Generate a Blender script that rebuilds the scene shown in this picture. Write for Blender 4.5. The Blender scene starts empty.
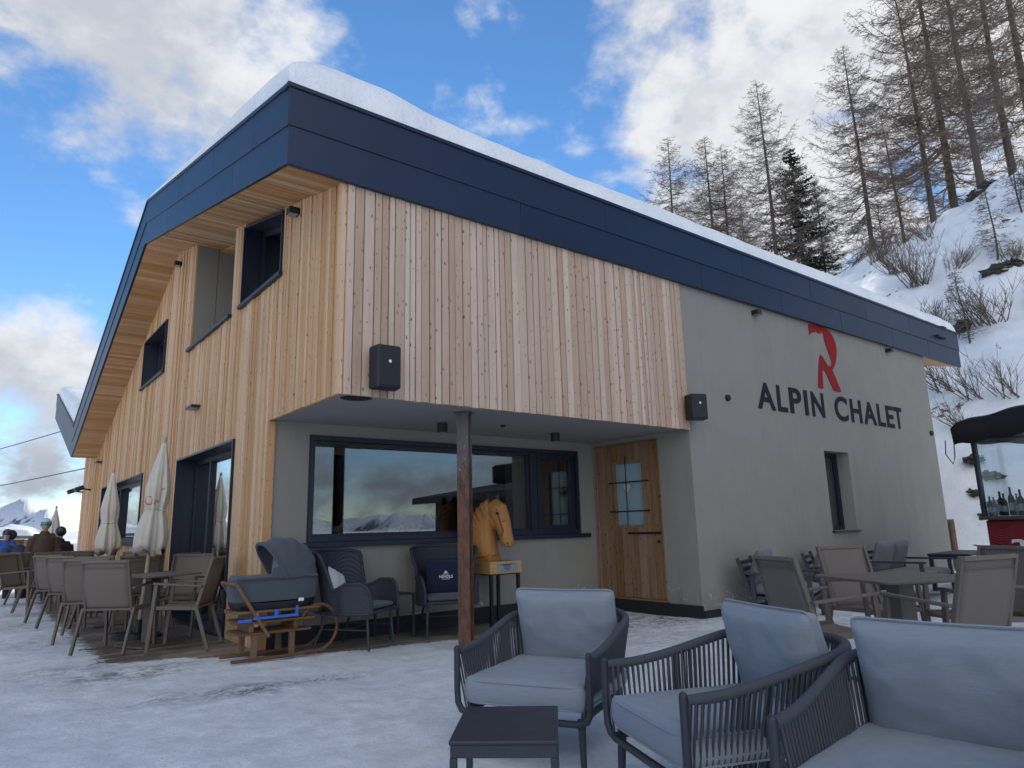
import bpy, math, random
from mathutils import Vector, Matrix, noise
random.seed(7)
PI = math.pi
R_ = math.radians
scene = bpy.context.scene
COL = scene.collection

# ------------------------------------------------------------------ helpers
def lerp(a, b, t): return a + (b - a) * t
def sstep(a, b, x):
    t = min(1.0, max(0.0, (x - a) / (b - a)))
    return t * t * (3 - 2 * t)
def interp(tab, x):
    if x <= tab[0][0]: return tab[0][1]
    for (a, va), (b, vb) in zip(tab, tab[1:]):
        if x <= b: return lerp(va, vb, (x - a) / (b - a))
    return tab[-1][1]
def fbm(x, y, z=0.0, o=4):
    return noise.fractal(Vector((x, y, z)), 1.0, 2.0, o)

class MB:
    """collects faces of one mesh"""
    def __init__(s): s.v = []; s.f = []; s.r = []; s.cur = 0.5
    def add(s, vs, fs):
        n = len(s.v); s.v += [tuple(p) for p in vs]
        for f in fs: s.f.append([n + i for i in f]); s.r.append(s.cur)
    def box(s, x0, x1, y0, y1, z0, z1, M=None):
        vs = [Vector(p) for p in ((x0,y0,z0),(x1,y0,z0),(x1,y1,z0),(x0,y1,z0),(x0,y0,z1),(x1,y0,z1),(x1,y1,z1),(x0,y1,z1))]
        if M: vs = [M @ p for p in vs]
        s.add(vs, [(0,3,2,1),(4,5,6,7),(0,1,5,4),(1,2,6,5),(2,3,7,6),(3,0,4,7)])
    def bar(s, a, b, w, h, up=(0,0,1)):
        a = Vector(a); b = Vector(b); d = b - a; L = d.length
        if L < 1e-6: return
        d.normalize(); u = Vector(up)
        if abs(d.dot(u)) > .98: u = Vector((0, 1, 0))
        sx = d.cross(u).normalized(); uu = sx.cross(d)
        M = Matrix(((sx.x,d.x,uu.x,a.x),(sx.y,d.y,uu.y,a.y),(sx.z,d.z,uu.z,a.z),(0,0,0,1)))
        s.box(-w/2, w/2, 0, L, -h/2, h/2, M)
    def tube(s, pts, rad, n=8, caps=True, closed=False, sy=1.0):
        pts = [Vector(p) for p in pts]; m = len(pts)
        rads = rad if isinstance(rad, (list, tuple)) else [rad] * m
        ref = None; rings = []
        for i in range(m):
            if closed: t = pts[(i+1) % m] - pts[i-1]
            else: t = pts[min(i+1, m-1)] - pts[max(i-1, 0)]
            if t.length < 1e-9: t = Vector((0,0,1))
            t.normalize()
            if ref is None:
                ref = Vector((0,0,1)) if abs(t.z) < .9 else Vector((1,0,0))
            a = ref - t * ref.dot(t)
            if a.length < 1e-4: a = t.orthogonal()
            a.normalize(); b = t.cross(a); ref = a
            rings.append([pts[i] + a * (math.cos(2*PI*k/n) * rads[i]) + b * (math.sin(2*PI*k/n) * rads[i] * sy) for k in range(n)])
        vs = [p for r in rings for p in r]; fs = []
        for i in range(m if closed else m - 1):
            j = (i + 1) % m
            for k in range(n):
                l = (k + 1) % n
                fs.append((i*n+k, i*n+l, j*n+l, j*n+k))
        if caps and not closed:
            fs.append(tuple(range(n-1, -1, -1))); fs.append(tuple((m-1)*n + k for k in range(n)))
        s.add(vs, fs)
    def twig(s, a, b, r0, r1):
        # thin three sided tapering stick
        d = b - a
        u = d.orthogonal().normalized(); w = d.cross(u).normalized()
        vs = []
        for p, r in ((a, r0), (b, r1)):
            for k in range(3):
                an = 2*PI*k/3; vs.append(p + u*(r*math.cos(an)) + w*(r*math.sin(an)))
        s.add(vs, [(0,1,4,3),(1,2,5,4),(2,0,3,5)])
    def prism(s, poly, fn, d0, d1):
        """poly 2D points, fn(u, v, d) -> point"""
        n = len(poly)
        vs = [fn(u, v, d0) for u, v in poly] + [fn(u, v, d1) for u, v in poly]
        fs = [tuple(range(n-1, -1, -1)), tuple(range(n, 2*n))] + [(i, (i+1) % n, n+(i+1) % n, n+i) for i in range(n)]
        s.add(vs, fs)
    def lathe(s, prof, n=24, c=(0,0,0), mod=None):
        vs = []; fs = []; m = len(prof)
        for i, (r, z) in enumerate(prof):
            for k in range(n):
                a = 2*PI*k/n; rr = r * (mod(a, i/(m-1)) if mod else 1)
                vs.append((c[0]+rr*math.cos(a), c[1]+rr*math.sin(a), c[2]+z))
        for i in range(m-1):
            for k in range(n):
                l = (k+1) % n; fs.append((i*n+k, i*n+l, (i+1)*n+l, (i+1)*n+k))
        fs.append(tuple(range(n-1, -1, -1))); fs.append(tuple((m-1)*n+k for k in range(n)))
        s.add(vs, fs)
    def ball(s, c, rx, ry=None, rz=None, n=14, m=9, M=None):
        ry = ry or rx; rz = rz or rx; vs = []; fs = []
        for i in range(m+1):
            t = PI*i/m
            for k in range(n):
                a = 2*PI*k/n
                p = Vector((rx*math.sin(t)*math.cos(a), ry*math.sin(t)*math.sin(a), rz*math.cos(t)))
                if M: p = M @ p
                vs.append(p + Vector(c))
        for i in range(m):
            for k in range(n):
                l = (k+1) % n; fs.append((i*n+k, (i+1)*n+k, (i+1)*n+l, i*n+l))
        s.add(vs, fs)
    def grid(s, nu, nv, fn):
        vs = [fn(i/nu, j/nv) for i in range(nu+1) for j in range(nv+1)]
        fs = [(i*(nv+1)+j, (i+1)*(nv+1)+j, (i+1)*(nv+1)+j+1, i*(nv+1)+j+1) for i in range(nu) for j in range(nv)]
        s.add(vs, fs)
    def build(s, name, mat, parent=None, off=None, smooth=False, bevel=0.0, sub=0, solid=0.0, ang=40, remesh=0.0):
        me = bpy.data.meshes.new(name)
        vs = s.v
        if off is not None: vs = [(p[0]-off[0], p[1]-off[1], p[2]-off[2]) for p in vs]
        me.from_pydata(vs, [], s.f)
        at = me.attributes.new('rnd', 'FLOAT', 'FACE')
        at.data.foreach_set('value', s.r)
        if mat: me.materials.append(mat)
        if smooth:
            me.polygons.foreach_set('use_smooth', [True]*len(me.polygons))
            if ang < 180: me.set_sharp_from_angle(angle=R_(ang))
        me.update()
        o = bpy.data.objects.new(name, me); COL.objects.link(o)
        if parent: o.parent = parent
        if remesh:
            m = o.modifiers.new('fuse', 'REMESH'); m.mode = 'VOXEL'; m.voxel_size = remesh; m.use_smooth_shade = True
            m = o.modifiers.new('smooth', 'SMOOTH'); m.factor = .5; m.iterations = 6
        if solid:
            m = o.modifiers.new('thick', 'SOLIDIFY'); m.thickness = solid; m.offset = 0
        if bevel:
            m = o.modifiers.new('bevel', 'BEVEL'); m.width = bevel; m.segments = 2; m.limit_method = 'ANGLE'; m.angle_limit = R_(50)
        if sub:
            m = o.modifiers.new('sub', 'SUBSURF'); m.levels = sub; m.render_levels = sub
        return o

def tag(o, label=None, cat=None, group=None, kind=None):
    if label: o['label'] = label
    if cat: o['category'] = cat
    if group: o['group'] = group
    if kind: o['kind'] = kind
    return o
def thing(name, label, cat, loc=(0,0,0), rz=0.0, group=None):
    o = bpy.data.objects.new(name, None); COL.objects.link(o)
    o.location = loc; o.rotation_euler = (0, 0, rz); o.empty_display_size = .1
    return tag(o, label, cat, group)
def kids(o): return [c for c in bpy.data.objects if c.parent == o]
def dup(o, loc, rz=0.0, label=None, group=None, scale=None, parent=None):
    c = o.copy(); COL.objects.link(c)
    if parent is None:
        c.location = loc; c.rotation_euler = (0, 0, rz)
        if scale: c.scale = scale if isinstance(scale, tuple) else (scale,)*3
        if label: c['label'] = label
        if group: c['group'] = group
    else: c.parent = parent
    for ch in kids(o): dup(ch, None, parent=c)
    return c

# ------------------------------------------------------------------ node helper
class G:
    def __init__(s, name):
        s.m = bpy.data.materials.new(name); s.m.use_nodes = True
        s.t = s.m.node_tree; s.t.nodes.clear()
        s.out = s.t.nodes.new('ShaderNodeOutputMaterial')
    def n(s, typ, **kw):
        nd = s.t.nodes.new(typ)
        for k, v in kw.items():
            if hasattr(nd, k) and k not in nd.inputs: setattr(nd, k, v)
            else: s.set(nd, k, v)
        return nd
    def set(s, nd, k, v):
        sock = nd.inputs[k]
        if isinstance(v, bpy.types.NodeSocket): s.t.links.new(v, sock)
        elif isinstance(v, bpy.types.Node): s.t.links.new(v.outputs[0], sock)
        else:
            if sock.type == 'RGBA' and len(v) == 3: v = (*v, 1)
            sock.default_value = v
    def math(s, op, a, b=0.0, c=None):
        nd = s.t.nodes.new('ShaderNodeMath'); nd.operation = op
        for i, v in enumerate((a, b) if c is None else (a, b, c)): s.set(nd, i, v)
        return nd.outputs[0]
    def ramp(s, fac, a, b, smooth=True):
        nd = s.t.nodes.new('ShaderNodeMapRange'); nd.interpolation_type = 'SMOOTHSTEP' if smooth else 'LINEAR'
        s.set(nd, 'Value', fac); nd.inputs['From Min'].default_value = a; nd.inputs['From Max'].default_value = b
        return nd.outputs[0]
    def mix(s, fac, a, b, blend='MIX'):
        nd = s.t.nodes.new('ShaderNodeMix'); nd.data_type = 'RGBA'; nd.blend_type = blend
        s.set(nd, 0, fac); s.set(nd, 6, a); s.set(nd, 7, b)
        return nd.outputs[2]
    def coord(s, scale=(1,1,1), kind='Object', loc=None):
        tc = s.t.nodes.new('ShaderNodeTexCoord'); mp = s.t.nodes.new('ShaderNodeMapping')
        s.t.links.new(tc.outputs[kind], mp.inputs['Vector']); mp.inputs['Scale'].default_value = scale
        if loc is not None: s.set(mp, 'Location', loc)
        return mp.outputs[0]
    def noise(s, vec, scale, detail=4, rough=.55, dist=0.0):
        nd = s.n('ShaderNodeTexNoise'); s.set(nd, 'Vector', vec); s.set(nd, 'Scale', scale)
        s.set(nd, 'Detail', detail); s.set(nd, 'Roughness', rough); s.set(nd, 'Distortion', dist)
        return nd.outputs['Fac']
    def attr(s, name):
        nd = s.t.nodes.new('ShaderNodeAttribute'); nd.attribute_name = name; return nd.outputs['Fac']
    def bump(s, h, strength=.3, dist=.01):
        nd = s.t.nodes.new('ShaderNodeBump'); s.set(nd, 'Height', h); nd.inputs['Strength'].default_value = strength
        nd.inputs['Distance'].default_value = dist; return nd.outputs[0]
    def bsdf(s, col, rough=.6, metal=0.0, normal=None, spec=.5, coat=0.0, **kw):
        b = s.t.nodes.new('ShaderNodeBsdfPrincipled')
        s.set(b, 'Base Color', col); s.set(b, 'Roughness', rough); s.set(b, 'Metallic', metal)
        s.set(b, 'Specular IOR Level', spec); s.set(b, 'Coat Weight', coat)
        if normal is not None: s.set(b, 'Normal', normal)
        for k, v in kw.items(): s.set(b, k, v)
        s.t.links.new(b.outputs[0], s.out.inputs['Surface']); return b

def plain(name, col, rough=.6, metal=0.0, nscale=30, var=.12, bump=.15, spec=.5, bd=.003, coat=0.0):
    """one colour with fine uneven tone and a fine bump"""
    g = G(name); c = g.coord()
    f = g.noise(c, nscale, 5); f2 = g.noise(c, nscale*.13, 3)
    lo = tuple(x*(1-var) for x in col); hi = tuple(min(1, x*(1+var)) for x in col)
    cc = g.mix(g.math('ADD', g.math('MULTIPLY', f, .5), g.math('MULTIPLY', f2, .5)), lo, hi)
    rr = g.math('ADD', g.math('MULTIPLY', f2, .2), rough-.1)
    g.bsdf(cc, rr, metal, g.bump(f, bump, bd) if bump else None, spec, coat)
    return g.m

def boards_mat(name, pale, mid, knot, stain, axis='z', knots=1.0, grain=1.0):
    """sawn softwood boards; 'rnd' per board gives each its own tone and grain offset"""
    g = G(name); rnd = g.attr('rnd')
    off = g.n('ShaderNodeCombineXYZ'); g.set(off, 'X', g.math('MULTIPLY', rnd, 37.0)); g.set(off, 'Y', g.math('MULTIPLY', rnd, 53.0)); g.set(off, 'Z', g.math('MULTIPLY', rnd, 91.0))
    sc = {'z': (1, 1, .06), 'x': (.06, 1, 1), 'y': (1, .06, 1)}[axis]
    v = g.coord(sc, loc=off.outputs[0])
    f1 = g.noise(v, 28, 6, .6, .6)
    f2 = g.noise(v, 9, 3, .5)
    tone = g.ramp(g.math('ADD', g.math('MULTIPLY', f1, .55*grain), g.math('MULTIPLY', f2, .45)), .28, .72, False)
    c = g.mix(tone, pale, mid)
    t2 = g.math('MULTIPLY', g.math('SUBTRACT', rnd, .5), .9)
    hv = g.n('ShaderNodeHueSaturation'); g.set(hv, 'Color', c); g.set(hv, 'Value', g.math('ADD', g.math('MULTIPLY', t2, .30), 1.0)); g.set(hv, 'Hue', g.math('ADD', .5, g.math('MULTIPLY', t2, .008))); g.set(hv, 'Saturation', g.math('SUBTRACT', 1.0, g.math('MULTIPLY', t2, .35)))
    # knots: a flat scatter, along the board and across it
    sx = g.n('ShaderNodeSeparateXYZ'); g.set(sx, 0, g.coord())
    al = {'z': 2, 'x': 0, 'y': 1}[axis]; ac = [i for i in (0, 1, 2) if i != al]
    kv = g.n('ShaderNodeCombineXYZ')
    g.set(kv, 'X', g.math('ADD', g.math('MULTIPLY', g.math('ADD', sx.outputs[ac[0]], sx.outputs[ac[1]]), 17.0), g.math('MULTIPLY', rnd, 71.0)))
    g.set(kv, 'Y', g.math('ADD', g.math('MULTIPLY', sx.outputs[al], 8.0), g.math('MULTIPLY', rnd, 97.0)))
    vo = g.n('ShaderNodeTexVoronoi', voronoi_dimensions='2D'); g.set(vo, 'Vector', kv.outputs[0]); g.set(vo, 'Scale', 1.0); g.set(vo, 'Randomness', 1.0)
    pick = g.n('ShaderNodeSeparateColor'); g.set(pick, 'Color', vo.outputs['Color'])
    kr = g.math('MULTIPLY', g.math('ADD', g.math('MULTIPLY', pick.outputs[0], .13), .05), knots)
    kd = g.math('SUBTRACT', kr, vo.outputs['Distance'])
    km = g.math('MULTIPLY', g.ramp(kd, 0.0, .05), g.ramp(pick.outputs[1], .36, .46))
    kv2 = g.n('ShaderNodeTexWhiteNoise', noise_dimensions='1D'); g.set(kv2, 'W', g.math('MULTIPLY', rnd, 613.0))
    c3 = g.mix(g.math('MULTIPLY', km, g.math('ADD', .42, g.math('MULTIPLY', kv2.outputs[0], .5))), hv.outputs[0], knot)
    st = g.noise(g.coord((1.3, 1.3, .35)), 1.2, 4)
    c4 = g.mix(g.math('MULTIPLY', g.ramp(st, .5, .75), .35), c3, stain)
    g.bsdf(c4, .72, 0, g.bump(g.math('SUBTRACT', f1, g.math('MULTIPLY', km, .3)), .35, .004), .3)
    return g.m
# ------------------------------------------------------------------ materials
M = {}
M['clad_pale'] = boards_mat('pale_larch_boards', (.62,.465,.365), (.47,.335,.25), (.15,.07,.04), (.40,.29,.225), 'z', 1.0)
M['clad_honey'] = boards_mat('honey_larch_boards', (.66,.425,.24), (.50,.275,.13), (.16,.065,.025), (.38,.22,.12), 'z', .9)
M['soffit'] = boards_mat('soffit_boards', (.58,.37,.20), (.41,.225,.105), (.12,.05,.02), (.40,.22,.10), 'x', .5)
M['backing'] = plain('orange_brown_batten', (.17,.075,.03), .8, 0, 12, .3)
M['doorwood'] = boards_mat('aged_door_boards', (.37,.235,.14), (.20,.112,.062), (.025,.013,.009), (.12,.065,.035), 'z', 1.0, 1.2)
M['oldwood'] = boards_mat('old_sled_wood', (.23,.125,.066), (.115,.06,.034), (.03,.015,.01), (.1,.05,.03), 'x', .5)
M['carved'] = boards_mat('carved_pine', (.60,.345,.175), (.42,.21,.095), (.12,.05,.025), (.38,.21,.11), 'z', .6)
M['plinthwood'] = boards_mat('plinth_pine', (.58,.36,.16), (.42,.23,.09), (.14,.06,.03), (.4,.22,.1), 'x', .6)
def plaster():
    g = G('grey_plaster'); c = g.coord()
    f = g.noise(c, 160, 4, .6); f2 = g.noise(c, 1.6, 6, .65); f3 = g.noise(g.coord((5, 5, .45)), 1.0, 5)
    f2 = g.ramp(f2, .3, .7, False)
    col = g.mix(f2, (.262,.248,.220), (.292,.277,.247))
    col = g.mix(g.math('MULTIPLY', g.ramp(f3, .48, .75), .28), col, (.20,.19,.17))
    # flaked white patches low down
    geo0 = g.n('ShaderNodeNewGeometry'); sp0 = g.n('ShaderNodeSeparateXYZ'); g.set(sp0, 0, geo0.outputs['Position'])
    spl = g.math('MULTIPLY', g.ramp(g.math('ADD', sp0.outputs[2], g.math('MULTIPLY', g.noise(c, 5, 5, .7), .9)), .85, .45), .5)
    col = g.mix(spl, col, (.17,.16,.145))
    fl = g.noise(c, 16, 5, .6); geo = g.n('ShaderNodeNewGeometry'); sp = g.n('ShaderNodeSeparateXYZ'); g.set(sp, 0, geo.outputs['Position'])
    low = g.math('MULTIPLY', g.ramp(sp.outputs[2], .45, .12), g.ramp(fl, .60, .64))
    col = g.mix(g.math('MULTIPLY', low, .7), col, (.72,.72,.72))
    g.bsdf(col, .88, 0, g.bump(g.math('ADD', f, g.math('MULTIPLY', g.noise(c, 9, 4), 2.2)), .4, .004), .25); return g.m
M['plaster'] = plaster()
M['plaster_in'] = plain('ceiling_render', (.30,.295,.285), .9, nscale=120, var=.05, spec=.2)
def fascia():
    g = G('navy_sheet_metal'); c = g.coord(); rnd = g.attr('rnd')
    f = g.noise(c, 1.1, 3); f2 = g.noise(c, 60, 3)
    col = g.mix(f, (.022,.031,.056), (.029,.041,.072))
    hv = g.n('ShaderNodeHueSaturation'); g.set(hv, 'Color', col); g.set(hv, 'Value', g.math('ADD', .9, g.math('MULTIPLY', rnd, .25)))
    g.bsdf(hv.outputs[0], g.math('ADD', .34, g.math('MULTIPLY', f2, .12)), .5, g.bump(f, .25, .02), .6); return g.m
M['fascia'] = fascia()
M['navy'] = plain('navy_window_metal', (.016,.020,.036), .42, .2, 40, .1, .05)
M['black'] = plain('black_plastic', (.012,.013,.016), .45, 0, 60, .15, .1)
M['blackmetal'] = plain('black_metal', (.013,.015,.02), .4, .3, 50, .15, .1)
M['skirt'] = plain('black_bitumen_skirting', (.012,.013,.018), .7, 0, 25, .25, .3)
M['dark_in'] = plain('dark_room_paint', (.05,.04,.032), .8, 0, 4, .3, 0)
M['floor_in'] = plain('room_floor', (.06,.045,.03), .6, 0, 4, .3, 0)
def glass(name, tint=(.75,.82,.86), lo=.16, rough=.01, ior=1.75):
    g = G(name)
    geo = g.n('ShaderNodeNewGeometry')
    fr = g.n('ShaderNodeFresnel'); g.set(fr, 'IOR', g.math('ADD', ior, g.math('MULTIPLY', geo.outputs['Backfacing'], 1/ior-ior)))
    fac = g.ramp(fr.outputs[0], 0.0, 1.0, False); fac = g.math('ADD', g.math('MULTIPLY', fac, 1-lo), lo)
    tr = g.n('ShaderNodeBsdfTransparent'); g.set(tr, 'Color', tint)
    f = g.noise(g.coord(), .9, 2)
    gl = g.n('ShaderNodeBsdfGlossy'); g.set(gl, 'Color', (.92,.96,1.0)); g.set(gl, 'Roughness', rough); g.set(gl, 'Normal', g.bump(f, .03, .02))
    mx = g.n('ShaderNodeMixShader'); g.set(mx, 0, fac); g.set(mx, 1, tr); g.set(mx, 2, gl)
    g.t.links.new(mx.outputs[0], g.out.inputs['Surface']); return g.m
M['glass'] = glass('window_glass', (.62,.66,.68), .09, .01, 1.6)
M['glass_side'] = glass('coated_window_glass', (.35,.4,.42), .45)
M['clear'] = glass('clear_pane', (.9,.93,.95), .05, .01, 1.45)
M['blueglass'] = plain('curtained_door_glass', (.24,.37,.42), .12, 0, 3, .25, 0, .8)
def snow(name='snow', patch=0.0, clean=True):
    g = G(name); c = g.coord()
    f = g.noise(c, 14, 6, .6); f2 = g.noise(c, 1.7, 5, .55); f3 = g.noise(c, 90, 3)
    col = g.mix(g.ramp(f2, .3, .7), (.80,.83,.87), (.88,.895,.915))
    h = g.math('ADD', g.math('MULTIPLY', f, .7), g.math('ADD', g.math('MULTIPLY', f2, 2.2), g.math('MULTIPLY', f3, .12)))
    if patch:
        p = g.noise(c, .55, 7, .66); q = g.noise(c, 3.5, 5, .6)
        m = g.ramp(g.math('ADD', g.math('MULTIPLY', p, .7), g.math('MULTIPLY', q, .3)), patch, patch+.03)
        geo = g.n('ShaderNodeNewGeometry'); sp = g.n('ShaderNodeSeparateXYZ'); g.set(sp, 0, geo.outputs['Normal'])
        m = g.math('MULTIPLY', m, g.ramp(sp.outputs[2], .97, .86))
        col = g.mix(m, col, g.mix(q, (.045,.035,.028), (.13,.10,.07)))
    g.bsdf(col, .65, 0, g.bump(h, .55, .06), .25); return g.m
M['snow'] = snow()
M['snow_hill'] = snow('hill_snow', .615)
def terrace():
    g = G('trodden_snow_and_deck'); bare = g.attr('bare'); dirt = g.attr('dirt')
    c = g.coord(); n1 = g.noise(c, 5.5, 7, .65); n2 = g.noise(c, 26, 5, .65); n3 = g.noise(c, 1.1, 4); n4 = g.noise(g.coord((1.5, 2.6, 1)), 2.6, 7, .72)
    mask_in = g.math('ADD', bare, g.math('MULTIPLY', g.math('SUBTRACT', g.math('ADD', g.math('MULTIPLY', n4, .6), g.math('MULTIPLY', n2, .4)), .5), 1.3))
    mask = g.ramp(mask_in, .42, .58)
    # snow, packed: greyer where trodden
    sn = g.mix(g.ramp(n1, .3, .7), (.66,.685,.72), (.82,.84,.865))
    sn = g.mix(g.math('MULTIPLY', g.ramp(n3, .42, .7), .4), sn, (.55,.58,.62))
    dm = g.math('MULTIPLY', dirt, g.ramp(g.math('ADD', g.math('MULTIPLY', n4, .55), g.math('MULTIPLY', n2, .45)), .40, .62))
    sn = g.mix(g.math('MINIMUM', dm, .92), sn, (.16,.16,.165))
    sn = g.mix(g.math('MULTIPLY', g.math('SUBTRACT', 1.0, g.ramp(n2, .33, .42)), g.math('MULTIPLY', g.ramp(n3, .40, .62), .55)), sn, (.42,.43,.45))
    # deck boards along x
    sp = g.n('ShaderNodeSeparateXYZ'); g.set(sp, 0, c)
    yb = g.math('MULTIPLY', sp.outputs[1], 1/.14)
    idx = g.math('FLOOR', yb); fr = g.math('FRACT', yb)
    gap = g.math('LESS_THAN', fr, .07)
    wn = g.n('ShaderNodeTexWhiteNoise', noise_dimensions='1D'); g.set(wn, 'W', idx)
    offv = g.n('ShaderNodeCombineXYZ'); g.set(offv, 'X', g.math('MULTIPLY', wn.outputs[0], 40))
    wv = g.n('ShaderNodeVectorMath'); wv.operation = 'ADD'; g.set(wv, 0, g.coord((.12, 1, 1))); g.set(wv, 1, offv.outputs[0])
    wg = g.noise(wv.outputs[0], 22, 5)
    wd = g.mix(wg, (.16,.13,.105), (.32,.27,.225))
    hv = g.n('ShaderNodeHueSaturation'); g.set(hv, 'Color', wd); g.set(hv, 'Value', g.math('ADD', .7, g.math('MULTIPLY', wn.outputs[0], .55)))
    wet = g.ramp(n3, .45, .62)
    wd2 = g.mix(gap, g.mix(g.math('MULTIPLY', wet, .5), hv.outputs[0], (.05,.04,.033)), (.008,.007,.006))
    col = g.mix(mask, sn, wd2)
    rough = g.math('SUBTRACT', g.math('ADD', .55, g.math('MULTIPLY', n1, .2)), g.math('MULTIPLY', g.math('MULTIPLY', mask, wet), .3))
    vf = g.n('ShaderNodeTexVoronoi', feature='SMOOTH_F1'); g.set(vf, 'Vector', g.coord((3.4, 2.3, 1))); g.set(vf, 'Scale', 1.0); vf.inputs['Smoothness'].default_value = .3
    dent = g.ramp(vf.outputs['Distance'], .10, .34)
    vg = g.n('ShaderNodeTexVoronoi'); g.set(vg, 'Vector', c); g.set(vg, 'Scale', 34.0)
    crumb = g.math('MULTIPLY', g.ramp(vg.outputs['Distance'], .35, .12), g.ramp(n1, .48, .60))
    hs = g.math('ADD', g.math('ADD', g.math('MULTIPLY', n1, 1.5), g.math('MULTIPLY', n2, .6)), g.math('ADD', g.math('MULTIPLY', dent, .55), g.math('MULTIPLY', crumb, .45)))
    hw = g.math('SUBTRACT', g.math('MULTIPLY', wg, .12), g.math('MULTIPLY', gap, .8))
    hm = g.n('ShaderNodeMix'); hm.data_type = 'FLOAT'; g.set(hm, 0, mask); g.set(hm, 2, hs); g.set(hm, 3, hw)
    g.bsdf(col, rough, 0, g.bump(hm.outputs[0], .45, .03), .35); return g.m
M['terrace'] = terrace()

# ------------------------------------------------------------------ roof profile along the gable
def zb(y):                      # underside of the roof edge
    if y <= 6.6: return 4.306 + .2397*(y + .08)
    if y <= 14.23: return 5.907 - .3705*(y - 6.6)
    return 3.080 + .3146*(y - 14.23)
FH = .73
LX, DY, X1, HS, YM = 12.465, 1.783, 4.78, 2.349, 16.45
XF = -.574                      # gable fascia plane
XR = 14.2
chalet = thing('chalet', 'modern mountain chalet with larch boarding, grey plaster and navy metal roof edge', 'chalet', (0, 0, 0))

def holes_wall(mb, u0, u1, z0, top, holes, fn, depth, cuts=()):
    """wall in (u,z) with openings (ua,ub,za,zb|None); fn(u,z,d); top(u) height"""
    us = sorted(set([u0, u1] + [c for c in list(cuts) + [h[0] for h in holes] + [h[1] for h in holes] if u0 < c < u1]))
    zs = sorted(set([z0] + [h[2] for h in holes] + [h[3] for h in holes if h[3] is not None]))
    zs = [z for z in zs if z >= z0]
    def solid(i, j):
        if i < 0 or j < 0 or i >= len(us)-1 or j >= len(zs): return False
        um = (us[i]+us[i+1])/2; zm = (zs[j] + (zs[j+1] if j+1 < len(zs) else zs[j]+.02))/2
        for h in holes:
            if h[0] < um < h[1] and h[2] < zm + 1e-6 and (h[3] is None or zm < h[3]): return False
        return True
    for i in range(len(us)-1):
        a, b = us[i], us[i+1]
        for j in range(len(zs)):
            if not solid(i, j): continue
            zl = zs[j]; last = j == len(zs)-1
            ta = top(a) if last else zs[j+1]; tb = top(b) if last else zs[j+1]
            P = [(a, zl), (b, zl), (b, tb), (a, ta)]
            for d, rev in ((0, 0), (depth, 1)):
                q = [fn(u, z, d) for u, z in P]; mb.add(q[::-1] if rev else q, [(0,1,2,3)])
            for (p, q, nb) in ((P[0], P[1], (i, j-1)), (P[1], P[2], (i+1, j)), (P[2], P[3], (i, j+1)), (P[3], P[0], (i-1, j))):
                if nb[1] >= len(zs) or not solid(*nb):
                    mb.add([fn(p[0], p[1], 0), fn(q[0], q[1], 0), fn(q[0], q[1], depth), fn(p[0], p[1], depth)], [(0,1,2,3)])

fy = lambda y0: (lambda u, z, d: (u, y0 + d, z))      # walls facing -y
fx = lambda x0: (lambda u, z, d: (x0 + d, u, z))      # walls facing -x
W = {}   # openings
GW = [(1.53, 2.95, 3.93, None), (3.39, 5.50, 3.94, None), (7.19, 9.10, 3.94, 4.86), (2.90, 5.70, 0.0, 2.277), (8.275, 12.86, 1.04, 2.277)]
# plaster walls
mb = MB(); holes_wall(mb, X1, LX, 0, lambda u: zb(0)+.3, [(8.12, 8.895, .99, 2.225)], fy(0), .30)
mb.build('side_wall', M['plaster'], chalet)
mb = MB(); holes_wall(mb, .06, X1, 0, lambda u: HS, [(.447, 4.468, 1.054, 2.219)], fy(DY), .28)
mb.build('recess_wall', M['plaster'], chalet)
mb = MB(); holes_wall(mb, .302, DY-.002, 0, lambda u: HS, [(.53, 1.74, .0, 2.30)], fx(X1), .28)
mb.build('return_wall', M['plaster'], chalet)
mb = MB(); mb.box(-.018, X1-.002, .012, DY+.27, HS, HS+.12); mb.build('recess_ceiling', M['plaster_in'], chalet)
mb = MB()
holes_wall(mb, DY+.3, YM, 0, lambda u: zb(u)+.3, [h for h in GW], fx(.012), .30, (6.6, 14.23))
holes_wall(mb, 0.02, DY+.3, HS+.13, lambda u: zb(u)+.3, [(1.53, DY+.3, 3.93, None)], fx(.012), .30)
mb.build('gable_wall', M['plaster'], chalet)
mb = MB(); mb.box(.31, X1-.003, .012, .30, HS+.125, zb(0)+.25); mb.build('upper_front_wall', M['plaster'], chalet)
mb = MB(); mb.box(LX-.3, LX, .302, 16.4, 0, 3.3); mb.box(.32, LX-.31, YM-.3, YM-.002, 0, 3.3); mb.build('rear_wall', M['plaster'], chalet)
# inside: dark floor, partitions
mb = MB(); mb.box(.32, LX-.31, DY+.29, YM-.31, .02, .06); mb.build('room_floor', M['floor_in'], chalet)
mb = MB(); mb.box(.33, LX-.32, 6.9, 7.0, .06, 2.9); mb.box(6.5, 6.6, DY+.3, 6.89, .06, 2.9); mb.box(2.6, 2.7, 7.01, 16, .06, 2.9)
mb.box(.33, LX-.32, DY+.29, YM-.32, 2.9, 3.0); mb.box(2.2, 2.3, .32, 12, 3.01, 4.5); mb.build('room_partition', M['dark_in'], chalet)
# skirting
mb = MB(); mb.box(X1+.02, LX, -.022, 0.0, 0, .10); mb.box(.05, X1-.03, DY-.02, DY, 0, .20); mb.box(X1-.02, X1, -.02, .50, 0, .16); mb.box(X1-.02, X1-.0, .50, DY-.022, 0, .165)
mb.build('base_skirting', M['skirt'], chalet)

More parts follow.
